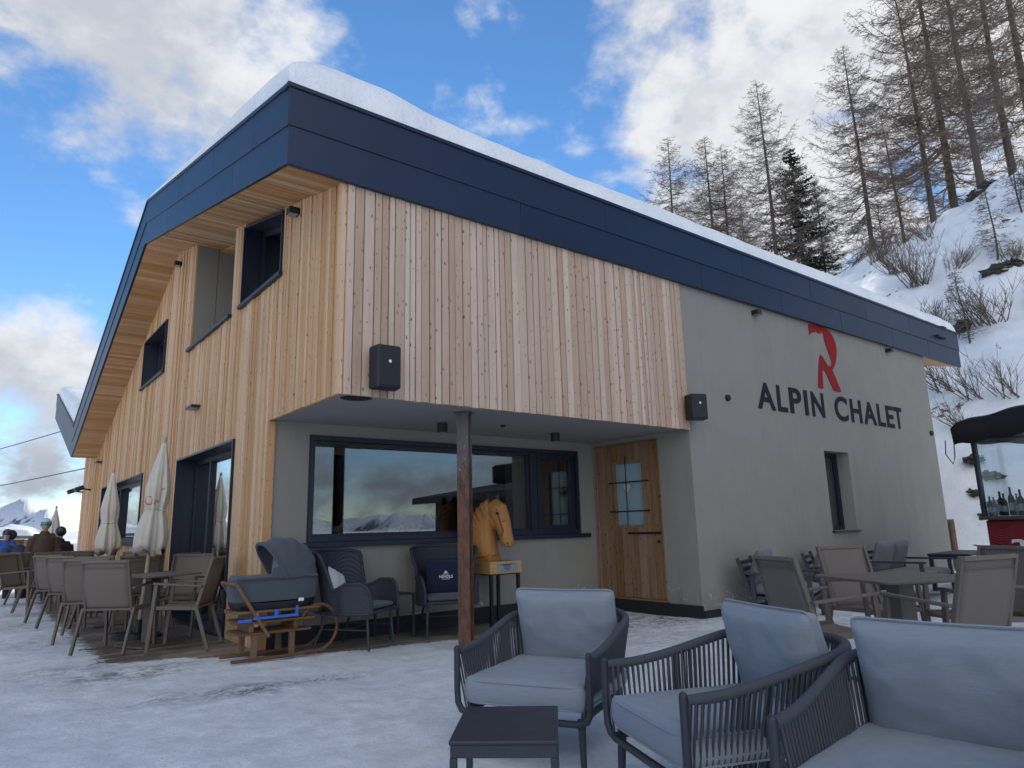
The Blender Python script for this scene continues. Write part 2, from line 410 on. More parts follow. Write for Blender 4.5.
# ---------------------------------------------------------------- cladding
def clad_gable():
    mb = MB(); edges = set([0.0, DY, YM, 6.6, 14.23] + [e for h in GW for e in h[:2]])
    ys = [-.012]; stops = sorted(edges)
    y = 0.0
    while y < YM:
        w = random.choice((.055, .07, .085, .10, .12)); ny = y + w
        for s_ in stops:
            if y + 1e-4 < s_ < ny + .02: ny = s_
        ys.append(ny); y = ny
    ys[0] = -.012
    for a, b in zip(ys, ys[1:]):
        m = (a+b)/2; mb.cur = random.random(); t = random.choice((.020, .022, .026, .030, .034))
        segs = [[HS-.012 if m < DY else .02, None]]
        for h in GW:
            if h[0] < m < h[1]:
                ns = []
                for s_ in segs:
                    e_ = 99 if s_[1] is None else s_[1]; t_ = 99 if h[3] is None else h[3]
                    if e_ <= h[2] or s_[0] >= t_: ns.append(s_); continue
                    if s_[0] < h[2]: ns.append([s_[0], h[2]])
                    if t_ < e_: ns.append([t_, s_[1]])
                segs = ns
        for z0, z1 in segs:
            za = zb(a)-.004 if z1 is None else z1; zc = zb(b)-.004 if z1 is None else z1
            g = .0048; a2 = a+g; b2 = b-g
            vs = [(-t,a2,z0),(.011,a2,z0),(.011,b2,z0),(-t,b2,z0),(-t,a2,za),(.011,a2,za),(.011,b2,zc),(-t,b2,zc)]
            mb.add(vs, [(0,3,2,1),(4,5,6,7),(0,1,5,4),(1,2,6,5),(2,3,7,6),(3,0,4,7)])
    # corner board at the recess edge
    mb.cur = .35; mb.box(-.03, .058, DY-.024, DY-.001, .02, HS-.014)
    return mb.build('gable_cladding', M['clad_honey'], chalet, bevel=.002)
clad_gable()
mb = MB(); x = 0.012
while x < X1:
    w = random.choice((.06, .075, .085, .095, .11)); nx = min(x+w, X1)
    if X1-nx < .05: nx = X1
    mb.cur = random.random(); t = random.choice((.020, .022, .026, .031)); 
    mb.box(x+.0048, nx-.0048, -t, .010, HS-.012-random.random()*.006, zb(0)+.02); x = nx
mb.build('front_cladding', M['clad_pale'], chalet, bevel=.002)
# the backing seen through the board gaps
mb = MB(); mb.box(-.0, X1-.004, .0105, .0118, HS-.0, zb(0)); mb.build('cladding_backing', M['backing'], chalet)
mb = MB(); holes_wall(mb, DY+.0, YM-.01, .03, lambda u: zb(u)-.02, [h for h in GW], fx(.0085), .0012, (6.6, 14.23)); holes_wall(mb, .02, DY-.0, HS, lambda u: zb(u)-.02, [(1.53, DY, 3.93, None)], fx(.0085), .0012)
mb.build('cladding_backing', M['backing'], chalet)

# ---------------------------------------------------------------- roof
prof = [(-.06, zb(-.06)), (6.6, zb(6.6)), (14.23, zb(14.23)), (19.6, zb(19.6))]
poly = [(y, z+.02) for y, z in prof] + [(y, z+FH-.03) for y, z in reversed(prof)]
mb = MB(); mb.prism(poly, lambda u, v, d: (d, u, v), XF+.03, XR-.03)
roof = mb.build('roof', M['fascia'], chalet)
# fascia panels, front: two bands, upper one lapping over the lower
def yband(mb, y, z0, z1, xs, t):
    for a, b in zip(xs, xs[1:]):
        mb.cur = random.random(); mb.box(a+.003, b-.003, y-t, y+.03, z0, z1)
mb = MB()
z0 = zb(-.08)
yband(mb, -.062, z0, z0+.372, [XF-.012, 2.02, 5.2, 7.2, 9.05, 11.0, 12.6, XR+.01], .018)
yband(mb, -.062, z0+.366, z0+.735, [XF-.022, 3.35, 6.2, 8.1, 10.0, 11.8, XR+.02], .030)
mb.cur = .5; mb.box(XF-.04, XR+.04, -.108, .0, z0+.735, z0+.775)
mb.build('eaves_fascia', M['fascia'], roof, bevel=.003)
# gable fascia following the profile
def gband(mb, o0, o1, ys, t):
    for a, b in zip(ys, ys[1:]):
        mb.cur = random.random(); g = .003
        P = [(a+g, zb(a)+o0), (b-g, zb(b)+o0), (b-g, zb(b)+o1), (a+g, zb(a)+o1)]
        mb.prism(P, lambda u, v, d: (d, u, v), XF-t, XF+.03)
mb = MB()
gband(mb, 0, .372, [-.079, 1.6, 3.2, 4.9, 6.6, 9.1, 11.6, 14.23, 17, 19.6], .008)
gband(mb, .366, .735, [-.091, .9, 2.4, 4.0, 5.6, 6.6, 10.2, 12.9, 14.23, 16.4, 19.6], .020)
mb.cur = .5
gband(mb, .735, .775, [-.105, 6.6, 14.23, 19.6], .036)
mb.build('gable_fascia', M['fascia'], roof, bevel=.003)
mb = MB(); mb.box(13.0, 13.42, -.16, -.095, z0+.50, z0+.54); mb.build('overflow_spout', M['black'], roof, bevel=.004)
# soffit boards, running across the overhang
mb = MB(); y = -.055
while y < 19.5:
    w = random.choice((.07, .09, .1, .12)); b = y+w
    for s_ in (6.6, 14.23):
        if y < s_ < b + .03: b = s_
    mb.cur = random.random(); dz = random.choice((0, .002, .005))
    xe = .33 if 1.5 < y < 5.55 else -.005
    vs = [(XF+.03,y+.002,zb(y)-dz),(xe,y+.002,zb(y)-dz),(xe,b-.002,zb(b)-dz),(XF+.03,b-.002,zb(b)-dz)]
    up = [(p[0], p[1], p[2]+.019+dz) for p in vs]
    mb.add(vs+up, [(0,3,2,1),(4,5,6,7),(0,1,5,4),(1,2,6,5),(2,3,7,6),(3,0,4,7)])
    y = b
mb.build('soffit', M['soffit'], roof)
mb = MB(); y = -.055
while y < 16:
    b = y+.11
    if y < 6.6 < b+.05: b = 6.6
    mb.cur = random.random(); vs = [(LX+.005,y,zb(y)),(XR-.04,y,zb(y)),(XR-.04,b-.003,zb(b)),(LX+.005,b-.003,zb(b))]
    mb.add(vs+[(p[0],p[1],p[2]+.018) for p in vs], [(0,3,2,1),(4,5,6,7),(0,1,5,4),(1,2,6,5),(2,3,7,6),(3,0,4,7)]); y = b
mb.build('end_soffit', M['soffit'], roof)

# snow lying on the roof
def roof_snow(name, label, y0, y1, x0, x1, th, sd):
    mb = MB(); nx, ny = 190, 90
    us = [lerp(0, 1, i/nx) for i in range(nx+1)]
    def pos(i, j, top):
        # dense near the edges
        u = us[i]; u = .5 - .5*math.cos(PI*u) if True else u
        v = j/ny; v = .5 - .5*math.cos(PI*v)
        x = lerp(x0, x1, u); y = lerp(y0, y1, v)
        dx_ = max(min(x-x0, x1-x), 1e-4); dy_ = max(y-y0, 1e-4); d = (dx_**-2 + dy_**-2)**-.5
        base = zb(y) + FH + .035
        if not top: return (x, y, base-.02)
        n = fbm(x*.45+sd, y*.45, 3.1, 4); n2 = fbm(x*2.2, y*2.2, sd, 3)
        t = (1-.35*sstep(1.5, 6, y-y0)*math.exp(-(x-x0)/.5))*(th*.82 + th*.42*math.exp(-((x-x0-.7)/1.1)**2)*math.exp(-((y-y0-.7)/2.2)**2))*(1 + .10*n) * (1-math.exp(-(max(d, 0)/.055)**.72)) + .02*n2*min(1, d*3)
        ox = -.05*min(1, t/.2)*math.exp(-(x-x0)/.12) if x-x0 < .6 else 0
        oy = -(.05 + .02*sstep(9, 12.5, x))*(.6+(.5+.6*sstep(9, 12.5, x))*n2)*math.exp(-((y-y0)/.12)) if d < .6 and y-y0 < .5 else 0
        return (x+ox, y+oy, base+max(t, 0))
    vs = [pos(i, j, True) for i in range(nx+1) for j in range(ny+1)]
    fs = [(i*(ny+1)+j, (i+1)*(ny+1)+j, (i+1)*(ny+1)+j+1, i*(ny+1)+j+1) for i in range(nx) for j in range(ny)]
    mb.add(vs, fs)
    o = mb.build(name, M['snow'], None, smooth=True, ang=180)
    return tag(o, label, 'snow')
roof_snow('roof_snow', 'thick smooth snow blanket on the main chalet roof above the front eaves', -.05, 14.1, XF-.0, XR+.0, .40, 1.3)
roof_snow('roof_snow', 'smaller snow pile in the roof valley beside the far left roof edge', 14.35, 19.55, XF+.02, XR, .45, 7.7)

# ---------------------------------------------------------------- openings
def lining(name, pts_in, axis, d0, d1, w, parent=chalet, mat='navy'):
    """frame round a polygonal opening; pts_in (u,z) anticlockwise, built inside the opening"""
    mb = MB(); n = len(pts_in)
    cx = sum(p[0] for p in pts_in)/n; cz = sum(p[1] for p in pts_in)/n
    inn = []
    for i in range(n):
        p = Vector(pts_in[i]); a = (Vector(pts_in[i])-Vector(pts_in[i-1])).normalized(); b = (Vector(pts_in[(i+1) % n])-p).normalized()
        na = Vector((-a.y, a.x)); nb = Vector((-b.y, b.x)); k = w/(1+na.dot(nb))
        inn.append(p + (na+nb)*k)
    fn = (lambda u, z, d: (d, u, z)) if axis == 'x' else (lambda u, z, d: (u, d, z))
    for i in range(n):
        j = (i+1) % n
        mb.prism([tuple(pts_in[i]), tuple(pts_in[j]), tuple(inn[j]), tuple(inn[i])], fn, d0, d1)
    return mb.build(name, M[mat], parent), [tuple(q) for q in inn]
def rect(a, b, c, d): return [(a, c), (b, c), (b, d), (a, d)]
def pane(inn, axis, d, mat, parent, t=.012, name='pane'):
    fn = (lambda u, z, q: (q, u, z)) if axis == 'x' else (lambda u, z, q: (u, q, z))
    mb = MB(); mb.prism(inn, fn, d, d+t); return mb.build(name, M[mat], parent)
def gable_opening(name, pts, depth, mull=(), sill=True, glassmat='glass_side'):
    ln, inn = lining(name, pts, 'x', -.05, depth, .025)
    fr, in2 = lining('window_frame', inn, 'x', depth-.06, depth-.002, .06, ln)
    pane(in2, 'x', depth-.035, glassmat, ln)
    for m in mull:
        b = MB(); b.box(depth-.058, depth-.004, m-.03, m+.03, min(p[1] for p in in2), max(p[1] for p in in2)-.001); b.build('mullion', M['navy'], ln)
    if sill:
        a, b2 = pts[0][0], pts[1][0]; b = MB(); b.box(-.075, .02, a-.03, b2+.03, pts[0][1]-.045, pts[0][1]-.003); b.build('sill', M['navy'], ln, bevel=.003)
    return ln
gable_opening('window', [(1.535, 3.935), (2.945, 3.935), (2.945, zb(2.945)-.05), (1.535, zb(1.535)-.05)], .24, (2.2,))
gable_opening('window', rect(7.195, 9.095, 3.945, 4.855), .26)
gable_opening('window', rect(8.28, 12.855, 1.045, 2.272), .27, (12.0,))
door_l = gable_opening('terrace_door', rect(2.905, 5.695, .03, 2.272), .275, (4.85,), False)
# the upper balcony: plain plaster niche with a dark sill
mb = MB(); mb.box(.32, 1.5, 3.36, 3.388, 3.9, 5.9); mb.box(.32, 1.5, 5.502, 5.53, 3.9, 5.9); mb.box(1.45, 1.5, 3.39, 5.5, 3.9, 5.9); mb.box(.32, 1.45, 3.39, 5.5, 3.84, 3.90)
mb.build('balcony_niche', M['plaster'], chalet)
mb = MB(); mb.box(-.075, .30, 3.36, 5.53, 3.895, 3.937); mb.build('balcony_sill', M['navy'], chalet, bevel=.003)
mb = MB()
for k in range(12): 
    mb.cur = random.random(); mb.box(.33, 1.45, 3.39+k*.1758, 3.39+(k+1)*.1758-.004, zb(3.39+k*.1758)-.004, zb(3.39+k*.1758)+.015)
mb.build('balcony_soffit', M['soffit'], chalet)

# recess window: fixed light and casement
ln, inn = lining('window', rect(.450, 4.465, 1.057, 2.216), 'y', DY-.025, DY+.20, .055)
b = MB(); b.box(3.60, 3.72, DY+.03, DY+.15, 1.112, 2.16); b.build('mullion', M['navy'], ln)
fr, in2 = lining('window_frame', rect(.505, 3.60, 1.112, 2.161), 'y', DY+.05, DY+.11, .03, ln)
pane(in2, 'y', DY+.075, 'glass', ln)
fr, in3 = lining('casement', rect(3.72, 4.41, 1.112, 2.161), 'y', DY+.02, DY+.11, .07, ln)
pane(in3, 'y', DY+.06, 'glass', ln)
b = MB(); b.box(.40, 4.62, DY-.07, DY-.0, 1.0, 1.054); b.build('sill', M['navy'], ln, bevel=.004)
# curtain behind the casement, blind box above the big light
b = MB()
b.grid(60, 6, lambda u, v: (lerp(3.4, 4.44, u), DY+.33+.03*math.sin(u*60)+.01*math.sin(u*23), lerp(1.05, 2.2, v)))
b.build('curtain', plain('beige_curtain', (.20,.17,.13), .9, nscale=60, bump=.1), ln, smooth=True)
b = MB(); b.box(.5, 3.59, DY+.16, DY+.28, 2.03, 2.18); b.build('blind_box', M['soffit'], ln)
# small deep window in the plaster wall
ln, inn = lining('window', rect(8.125, 8.89, 1.0, 2.22), 'y', .20, .27, .05)
pane(inn, 'y', .235, 'glass', ln)
b = MB(); b.box(8.10, 8.93, -.05, .20, .962, .988); b.build('sill', M['navy'], ln, bevel=.003)
b = MB(); b.grid(40, 5, lambda u, v: (lerp(8.1, 8.95, u), .36+.025*math.sin(u*45), lerp(.95, 2.25, v))); b.build('curtain', plain('dim_curtain', (.25,.24,.22), .9, bump=.1), ln, smooth=True)

# old boarded door in the recess return
D0, D1, DZ0, DZ1 = .545, 1.725, .165, 2.285
ln, inn = lining('door', rect(.532, 1.738, .165, 2.298), 'x', X1-.004, X1+.14, .02, chalet, 'doorwood')
b = MB(); y = .553; gy = (.87, 1.38); gz = (1.15, 2.0)
ys = [.553]; 
for w in (.17, .137, .14, .16, .14, .15, .12, .13): ys.append(ys[-1]+w)
ys[-1] = 1.717
cuts = sorted(set(ys+list(gy)))
for a, c in zip(cuts, cuts[1:]):
    k = max(i for i in range(len(ys)) if ys[i] <= a+1e-6); b.cur = (k*.377+.13) % 1
    g0 = .0025 if a in ys else 0; g1 = .0025 if c in ys else 0
    if gy[0]-1e-6 <= a and c <= gy[1]+1e-6:
        b.box(X1+.03, X1+.09, a+g0, c-g1, .19, gz[0]); b.box(X1+.03, X1+.09, a+g0, c-g1, gz[1], 2.276)
    else: b.box(X1+.03, X1+.09, a+g0, c-g1, .19, 2.276)
leaf = b.build('door_leaf', M['doorwood'], ln, bevel=.002)
b = MB(); b.box(X1+.022, X1+.03, gy[0]-.035, gy[1]+.035, gz[0]-.035, gz[0]); b.box(X1+.022, X1+.03, gy[0]-.035, gy[1]+.035, gz[1], gz[1]+.035)
b.box(X1+.022, X1+.03, gy[0]-.035, gy[0], gz[0], gz[1]); b.box(X1+.022, X1+.03, gy[1], gy[1]+.035, gz[0], gz[1]); b.build('pane_frame', M['doorwood'], ln)
pane(rect(gy[0], gy[1], gz[0], gz[1]), 'x', X1+.062, 'blueglass', ln)
b = MB()
for z in (1.34, 1.74): b.tube([(X1+.008, gy[0]-.10, z), (X1+.008, gy[1]+.10, z)], .009, 6)
b.tube([(X1+.004, 1.15, gz[0]+.0), (X1+.004, 1.15, gz[1]+.10)], .008, 6)
for z in (1.34, 1.74):
    for yy in (gy[0]-.10, gy[1]+.10): b.tube([(X1+.008, yy, z), (X1+.03, yy, z)], .011, 6)
b.build('grille', M['blackmetal'], ln)
b = MB(); b.box(X1+.008, X1+.03, .60, 1.17, 1.03, 1.055); b.ball((X1+.012, .63, .93), .022); b.build('handle', M['blackmetal'], ln, smooth=True)
hp = [(0,-.075),(.035,-.035),(.058,.0),(.062,.03),(.045,.052),(.02,.05),(0,.03),(-.02,.05),(-.045,.052),(-.062,.03),(-.058,0),(-.035,-.035)]
b = MB(); b.prism([(1.15+u, 1.665+v) for u, v in hp], lambda u, v, d: (d, u, v), X1+.018, X1+.026); b.build('heart_charm', plain('pink_felt', (.55,.5,.5), .9), ln)
# ------------------------------------------------------------------ ground, hill, mountains
CREST = [(-80, 0), (-40, 3), (-18, 8), (0, 12), (5.8, 10.2), (12.6, 8.4), (22, 6.5), (30, 5), (50, 2), (90, 0)]
def hill(x, y):
    n = fbm(x*.11, y*.11, 2.0, 4)
    a = x - 14.6 + 1.0*n - .07*max(0, y-18) - .9*max(0, -9-y)
    if a <= 0: return 0.0
    s = .92*a*a/(a+.9); c = max(interp(CREST, y), .01) + .30*min(a, 60)
    k = 1.2; m = min(s, c); h = m - k*math.log(1 + math.exp(-abs(s-c)/k)) + k*math.log(1+math.exp(-abs(c)/k)) if True else m
    h = max(h, 0)
    w = min(1, a/3)
    return h + w*(.75*fbm(x*.30, y*.30, 5, 4) + .22*fbm(x*1.1, y*1.1, 9, 3))
def ground(x, y):
    h = hill(x, y)
    if x < 0 or y > 17:
        h -= .05*max(0, -9-x) + .02*max(0, y-19) if x < 16 else 0
        d = math.hypot(min(0, x+9), max(0, y-19)) if x < 16 else 0
        h -= .00045*min(d, 400)**2*.6
    h += .05*fbm(x*.5, y*.5, 1, 3)*min(1, max(0, (math.hypot(x-3, y-2)-12)/6))
    # sunk below the terrace slab
    ins = min(x+8.4, 12.9-x, y+6.4, 15.3-y)
    h -= .14*sstep(-.15, .35, ins)
    return h - .02
mb = MB()
Nn = 300; U = 7.0
def ax(i, n=Nn):
    u = -U + 2*U*i/n; return 5.0*math.sinh(u)*.9
xs = [ax(i) + 6 for i in range(Nn+1)]; ys = [ax(i) + 6 for i in range(Nn+1)]
# more rows over the hill
xs = sorted(set([x for x in xs if not 13 < x < 60] + [13+.42*i for i in range(112)]))
ys = sorted(set([y for y in ys if not -12 < y < 40] + [-12+.42*i for i in range(124)]))
vs = [(x, y, ground(x, y)) for x in xs for y in ys]
ny = len(ys)
fs = [(i*ny+j, (i+1)*ny+j, (i+1)*ny+j+1, i*ny+j+1) for i in range(len(xs)-1) for j in range(ny-1)]
mb.add(vs, fs)
tag(mb.build('snow_ground', M['snow_hill'], None, smooth=True, ang=180), kind='structure')

# terrace: trodden snow over deck boards
def bareness(x, y):
    b = 0
    # along the gable
    if y > 1.5 and x < .3: b = max(b, .80*sstep(-1.75, -.95, x)*sstep(1.75, 2.25, y)*(1-.35*sstep(7, 14, y)))
    # strip in front of the recess
    edge = interp([(-.8, 1.95), (.2, 1.22), (1.2, 1.0), (2.0, .85), (3.0, 1.1), (4.8, .9)], x)
    if -.9 < x < 4.9: b = max(b, .9*sstep(edge-.22, edge+.25, y)*(1-.45*sstep(1.9, 3.2, x)))
    # scuffed track to the door and on towards the right
    if x > 1.8: b = max(b, .43*sstep(-1.2, .2, y)*sstep(1.9, 2.8, x)*sstep(6.5, 5.0, x))
    return b
DIRT = [(-.63, .06, .42, .20, 1.0), (-1.15, .22, .35, .18, .55), (-.1, .03, .40, .12, .75), (-1.25, 1.45, .5, .28, .9), (-.95, 1.55, .35, .22, .8), (-1.55, 2.0, .5, .4, .55), (4.2, .25, .9, .5, .8), (3.2, -.6, 1.2, .6, .4), (5.6, -1.5, 2.0, .8, .5), (-1.6, 4.2, .5, .7, .55), (-1.75, 6.4, .6, .9, .6), (7.5, -2.0, 2.0, 1.0, .45)]
def dirtiness(x, y):
    d = .10
    for cx, cy, rx, ry, s in DIRT:
        q = ((x-cx)/rx)**2 + ((y-cy)/ry)**2
        if q < 6: d = max(d, s*math.exp(-q*.7)*1.25)
    return d
mb = MB(); x0, x1, y0, y1, st = -8.6, 13.1, -6.6, 15.5, .065
nx = int((x1-x0)/st); ny = int((y1-y0)/st)
vs = []; at_b = []; at_d = []
for i in range(nx+1):
    x = x0 + i*st
    for j in range(ny+1):
        y = y0 + j*st
        b = bareness(x, y)
        foot = fbm(x*3.1, y*3.1, 4, 3)
        z = .012 + (1-b)*(.016*foot + .020*fbm(x*.8, y*.8, 8, 3) + .008*fbm(x*9, y*9, 2, 2)) - .012*b
        z -= .03*sstep(2.5, .6, y)*0
        z += .02*sstep(2.2, 1.2, abs(x-.5))*sstep(.4, 1.2, y)*b
        vs.append((x, y, z)); at_b.append(b); at_d.append(dirtiness(x, y))
fs = [(i*(ny+1)+j, (i+1)*(ny+1)+j, (i+1)*(ny+1)+j+1, i*(ny+1)+j+1) for i in range(nx) for j in range(ny)]
mb.add(vs, fs)
ter = mb.build('terrace', M['terrace'], None, smooth=True, ang=180)
for nm, dat in (('bare', at_b), ('dirt', at_d)):
    a = ter.data.attributes.new(nm, 'FLOAT', 'POINT'); a.data.foreach_set('value', dat)
tag(ter, kind='structure')

# far mountains across the valley
def mountain_mat():
    g = G('hazed_rock_and_shaded_snow'); c = g.coord()
    geo = g.n('ShaderNodeNewGeometry'); sp = g.n('ShaderNodeSeparateXYZ'); g.set(sp, 0, geo.outputs['Normal'])
    f = g.noise(c, .011, 7, .62); f2 = g.noise(g.coord((1, 1, .4)), .035, 6, .65)
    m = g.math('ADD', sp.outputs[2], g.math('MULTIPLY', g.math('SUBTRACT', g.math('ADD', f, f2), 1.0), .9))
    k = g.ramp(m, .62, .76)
    col = g.mix(k, (.10,.125,.17), (.60,.65,.73))  # distance haze put into the bluish rock colour, cloud shade into the greyed snow
    g.bsdf(col, .8, 0, g.bump(f2, .6, 6.0), .2); return g.m
mb = MB(); A0, A1, na, nr = -126, 234, 900, 40
def mtn(i, j):
    az = R_(lerp(A0, A1, i)); r = lerp(1300, 4300, j)
    x = r*math.sin(az); y = r*math.cos(az)
    rg = 1 - abs(noise.fractal(Vector((x*.0011, y*.0011, 3.3)), 1.0, 2.0, 3))*1.5
    rg = max(rg, 0)**1.6 + .10*noise.fractal(Vector((x*.006, y*.006, 1)), .9, 2.1, 5)
    env = sstep(0, .42, j)*(1-.35*sstep(.75, 1, j))
    a = math.degrees(az)
    pk = math.exp(-((a-2.6)/2.4)**2)*math.exp(-((j-.45)/.2)**2)
    low = 1 - .55*sstep(4, 8, a)*sstep(40, 34, a)
    return (x, y, -170 + env*low*(235*rg) + 62*pk*env)
mb.grid(na, nr, mtn)
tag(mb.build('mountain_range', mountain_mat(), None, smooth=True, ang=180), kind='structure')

# ------------------------------------------------------------------ sky and sun
SUN_AZ, SUN_EL = R_(28), R_(26)
world = bpy.data.worlds.new('World'); scene.world = world; world.use_nodes = True
g = G.__new__(G); g.t = world.node_tree; g.t.nodes.clear()
outw = g.t.nodes.new('ShaderNodeOutputWorld'); bg = g.t.nodes.new('ShaderNodeBackground')
sky = g.t.nodes.new('ShaderNodeTexSky'); sky.sky_type = 'NISHITA'; sky.sun_disc = False
sky.sun_elevation = SUN_EL; sky.sun_rotation = SUN_AZ; sky.altitude = 2000; sky.air_density = 1.0; sky.dust_density = .0; sky.ozone_density = 1.6
tc = g.t.nodes.new('ShaderNodeTexCoord'); dirv = tc.outputs['Generated']
sp = g.n('ShaderNodeSeparateXYZ'); g.set(sp, 0, dirv); dz = sp.outputs[2]
den = g.math('ADD', g.math('MAXIMUM', dz, 0.0), .22)
pv = g.n('ShaderNodeCombineXYZ'); g.set(pv, 'X', g.math('DIVIDE', sp.outputs[0], den)); g.set(pv, 'Y', g.math('DIVIDE', sp.outputs[1], den)); g.set(pv, 'Z', 0.0)
pj = pv.outputs[0]
sv = g.n('ShaderNodeVectorMath'); sv.operation = 'MULTIPLY'; g.set(sv, 0, dirv); sv.inputs[1].default_value = (1, 1, 1.5); pj = sv.outputs[0]
n1 = g.noise(pj, 4.2, 6, .58, .25)
n2 = g.noise(pj, 3.4, 2, .5)
n3 = g.noise(pj, 17, 4, .6, 0)
BLOBS = [((.117,.826,.551), 13, 1.2), ((.249,.798,.549), 8.5, 1.05), ((.008,.831,.556), 11, 1.15), ((.129,.865,.484), 8, 1.0),
 ((.703,.449,.552), 10, 1.15), ((.768,.339,.543), 12, 1.15), ((.655,.524,.545), 6, .9), ((.847,.306,.435), 14, 1.0), ((.778,.452,.437), 9, 1.05),
 ((.626,.59,.51), 4.5, .62), ((.467,.68,.565), 4.2, .60), ((.419,.641,.644), 6, .6), ((.557,.655,.51), 3.5, .62), ((.386,.724,.571), 4, .68), ((.60,.48,.64), 6, .75), ((.04,.985,.16), 10, 1.1), ((-.14,.97,.17), 12, 1.1), ((.06,.985,.17), 4, .9), ((.2,.5,.83), 12, .7), ((.75,.1,.66), 14, 1.0)]
acc = None
for c, rad, s in BLOBS:
    vm = g.n('ShaderNodeVectorMath'); vm.operation = 'DOT_PRODUCT'; g.set(vm, 0, dirv); vm.inputs[1].default_value = Vector(c).normalized()
    w = g.math('MULTIPLY', g.ramp(vm.outputs['Value'], math.cos(R_(rad*1.3)), math.cos(R_(rad*.25))), s)
    acc = w if acc is None else g.math('MAXIMUM', acc, w)
lowc = g.math('MULTIPLY', g.ramp(dz, .19, .06), .85)
acc = g.math('MAXIMUM', acc, lowc)
# unseen bright cloud bank, added above and behind the camera to fill the shade
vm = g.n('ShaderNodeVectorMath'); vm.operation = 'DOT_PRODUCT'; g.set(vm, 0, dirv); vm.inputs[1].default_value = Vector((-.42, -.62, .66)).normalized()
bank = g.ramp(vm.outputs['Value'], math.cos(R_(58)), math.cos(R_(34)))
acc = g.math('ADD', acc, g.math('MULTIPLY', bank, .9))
for c, rad, s in (((.48,.66,.58), 13, .42), ((.06,.925,.37), 11, .5), ((.36,.76,.53), 6, .2), ((-.2,.88,.42), 13, .5)):   # clear blue gaps
    vm = g.n('ShaderNodeVectorMath'); vm.operation = 'DOT_PRODUCT'; g.set(vm, 0, dirv); vm.inputs[1].default_value = Vector(c).normalized()
    acc = g.math('SUBTRACT', acc, g.math('MULTIPLY', g.ramp(vm.outputs['Value'], math.cos(R_(rad)), math.cos(R_(rad*.4))), s))
dens = g.math('ADD', g.math('ADD', g.math('MULTIPLY', n1, .75), g.math('MULTIPLY', n3, .25)), g.math('MULTIPLY', acc, .27))
mask = g.ramp(dens, .60, .80)
thick = g.ramp(dens, .62, .85)
shade = g.ramp(g.math('ADD', g.math('MULTIPLY', n2, .6), g.math('MULTIPLY', n3, .4)), .38, .62)
sunv = (math.sin(R_(58))*math.cos(R_(33)), math.cos(R_(58))*math.cos(R_(33)), math.sin(R_(33)))
vm = g.n('ShaderNodeVectorMath'); vm.operation = 'DOT_PRODUCT'; g.set(vm, 0, dirv); vm.inputs[1].default_value = sunv
glow = g.ramp(vm.outputs['Value'], .72, 1.0)
grey = g.mix(shade, (2.7,2.85,3.2), (4.2,4.3,4.5))
brightc = g.mix(g.math('MULTIPLY', glow, g.math('ADD', .35, g.math('MULTIPLY', shade, .55))), grey, (4.3,4.35,4.45))
cl = g.mix(g.math('MULTIPLY', g.math('SUBTRACT', 1.0, thick), .45), brightc, (3.5,3.65,3.9))
lowgrey = g.mix(g.ramp(dz, .20, .05), cl, (2.1,2.3,2.7))
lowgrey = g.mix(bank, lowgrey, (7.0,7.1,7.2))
hv = g.n('ShaderNodeHueSaturation'); g.set(hv, 'Color', sky.outputs[0]); hv.inputs['Saturation'].default_value = 1.20; hv.inputs['Value'].default_value = .84
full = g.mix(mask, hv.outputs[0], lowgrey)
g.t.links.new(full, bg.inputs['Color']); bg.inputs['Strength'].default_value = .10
g.t.links.new(bg.outputs[0], outw.inputs['Surface'])
sl = bpy.data.lights.new('sun', 'SUN'); sl.energy = 2.2; sl.angle = R_(.6); sl.color = (1.0, .93, .82)
so = bpy.data.objects.new('sun', sl); COL.objects.link(so)
sd = Vector((math.sin(SUN_AZ)*math.cos(SUN_EL), math.cos(SUN_AZ)*math.cos(SUN_EL), math.sin(SUN_EL)))
so.rotation_euler = sd.to_track_quat('Z', 'Y').to_euler()

# ------------------------------------------------------------------ camera
cam = bpy.data.cameras.new('camera'); co = bpy.data.objects.new('camera', cam); COL.objects.link(co)
cam.sensor_width = 36; cam.lens = 690.9/1024*36; cam.clip_end = 20000; cam.clip_start = .05
pit, rol, yaw = R_(11.662), R_(-1.4312), R_(38.178)
F = Vector((math.cos(pit)*math.sin(yaw), math.cos(pit)*math.cos(yaw), math.sin(pit)))
r0 = Vector((math.cos(yaw), -math.sin(yaw), 0)); u0 = r0.cross(F)
Rv = r0*math.cos(rol) + u0*math.sin(rol); Uv = -r0*math.sin(rol) + u0*math.cos(rol)
co.matrix_world = Matrix(((Rv.x, Uv.x, -F.x, -2.468), (Rv.y, Uv.y, -F.y, -5.554), (Rv.z, Uv.z, -F.z, 1.17), (0,0,0,1)))
scene.camera = co
vs_ = scene.view_settings; vs_.view_transform = 'Standard'; vs_.look = 'None'; vs_.gamma = 1.0; vs_.exposure = 1.05; vs_.use_curve_mapping = False
scene.cycles.max_bounces = 5; scene.cycles.diffuse_bounces = 3; scene.cycles.glossy_bounces = 3; scene.cycles.transparent_max_bounces = 12
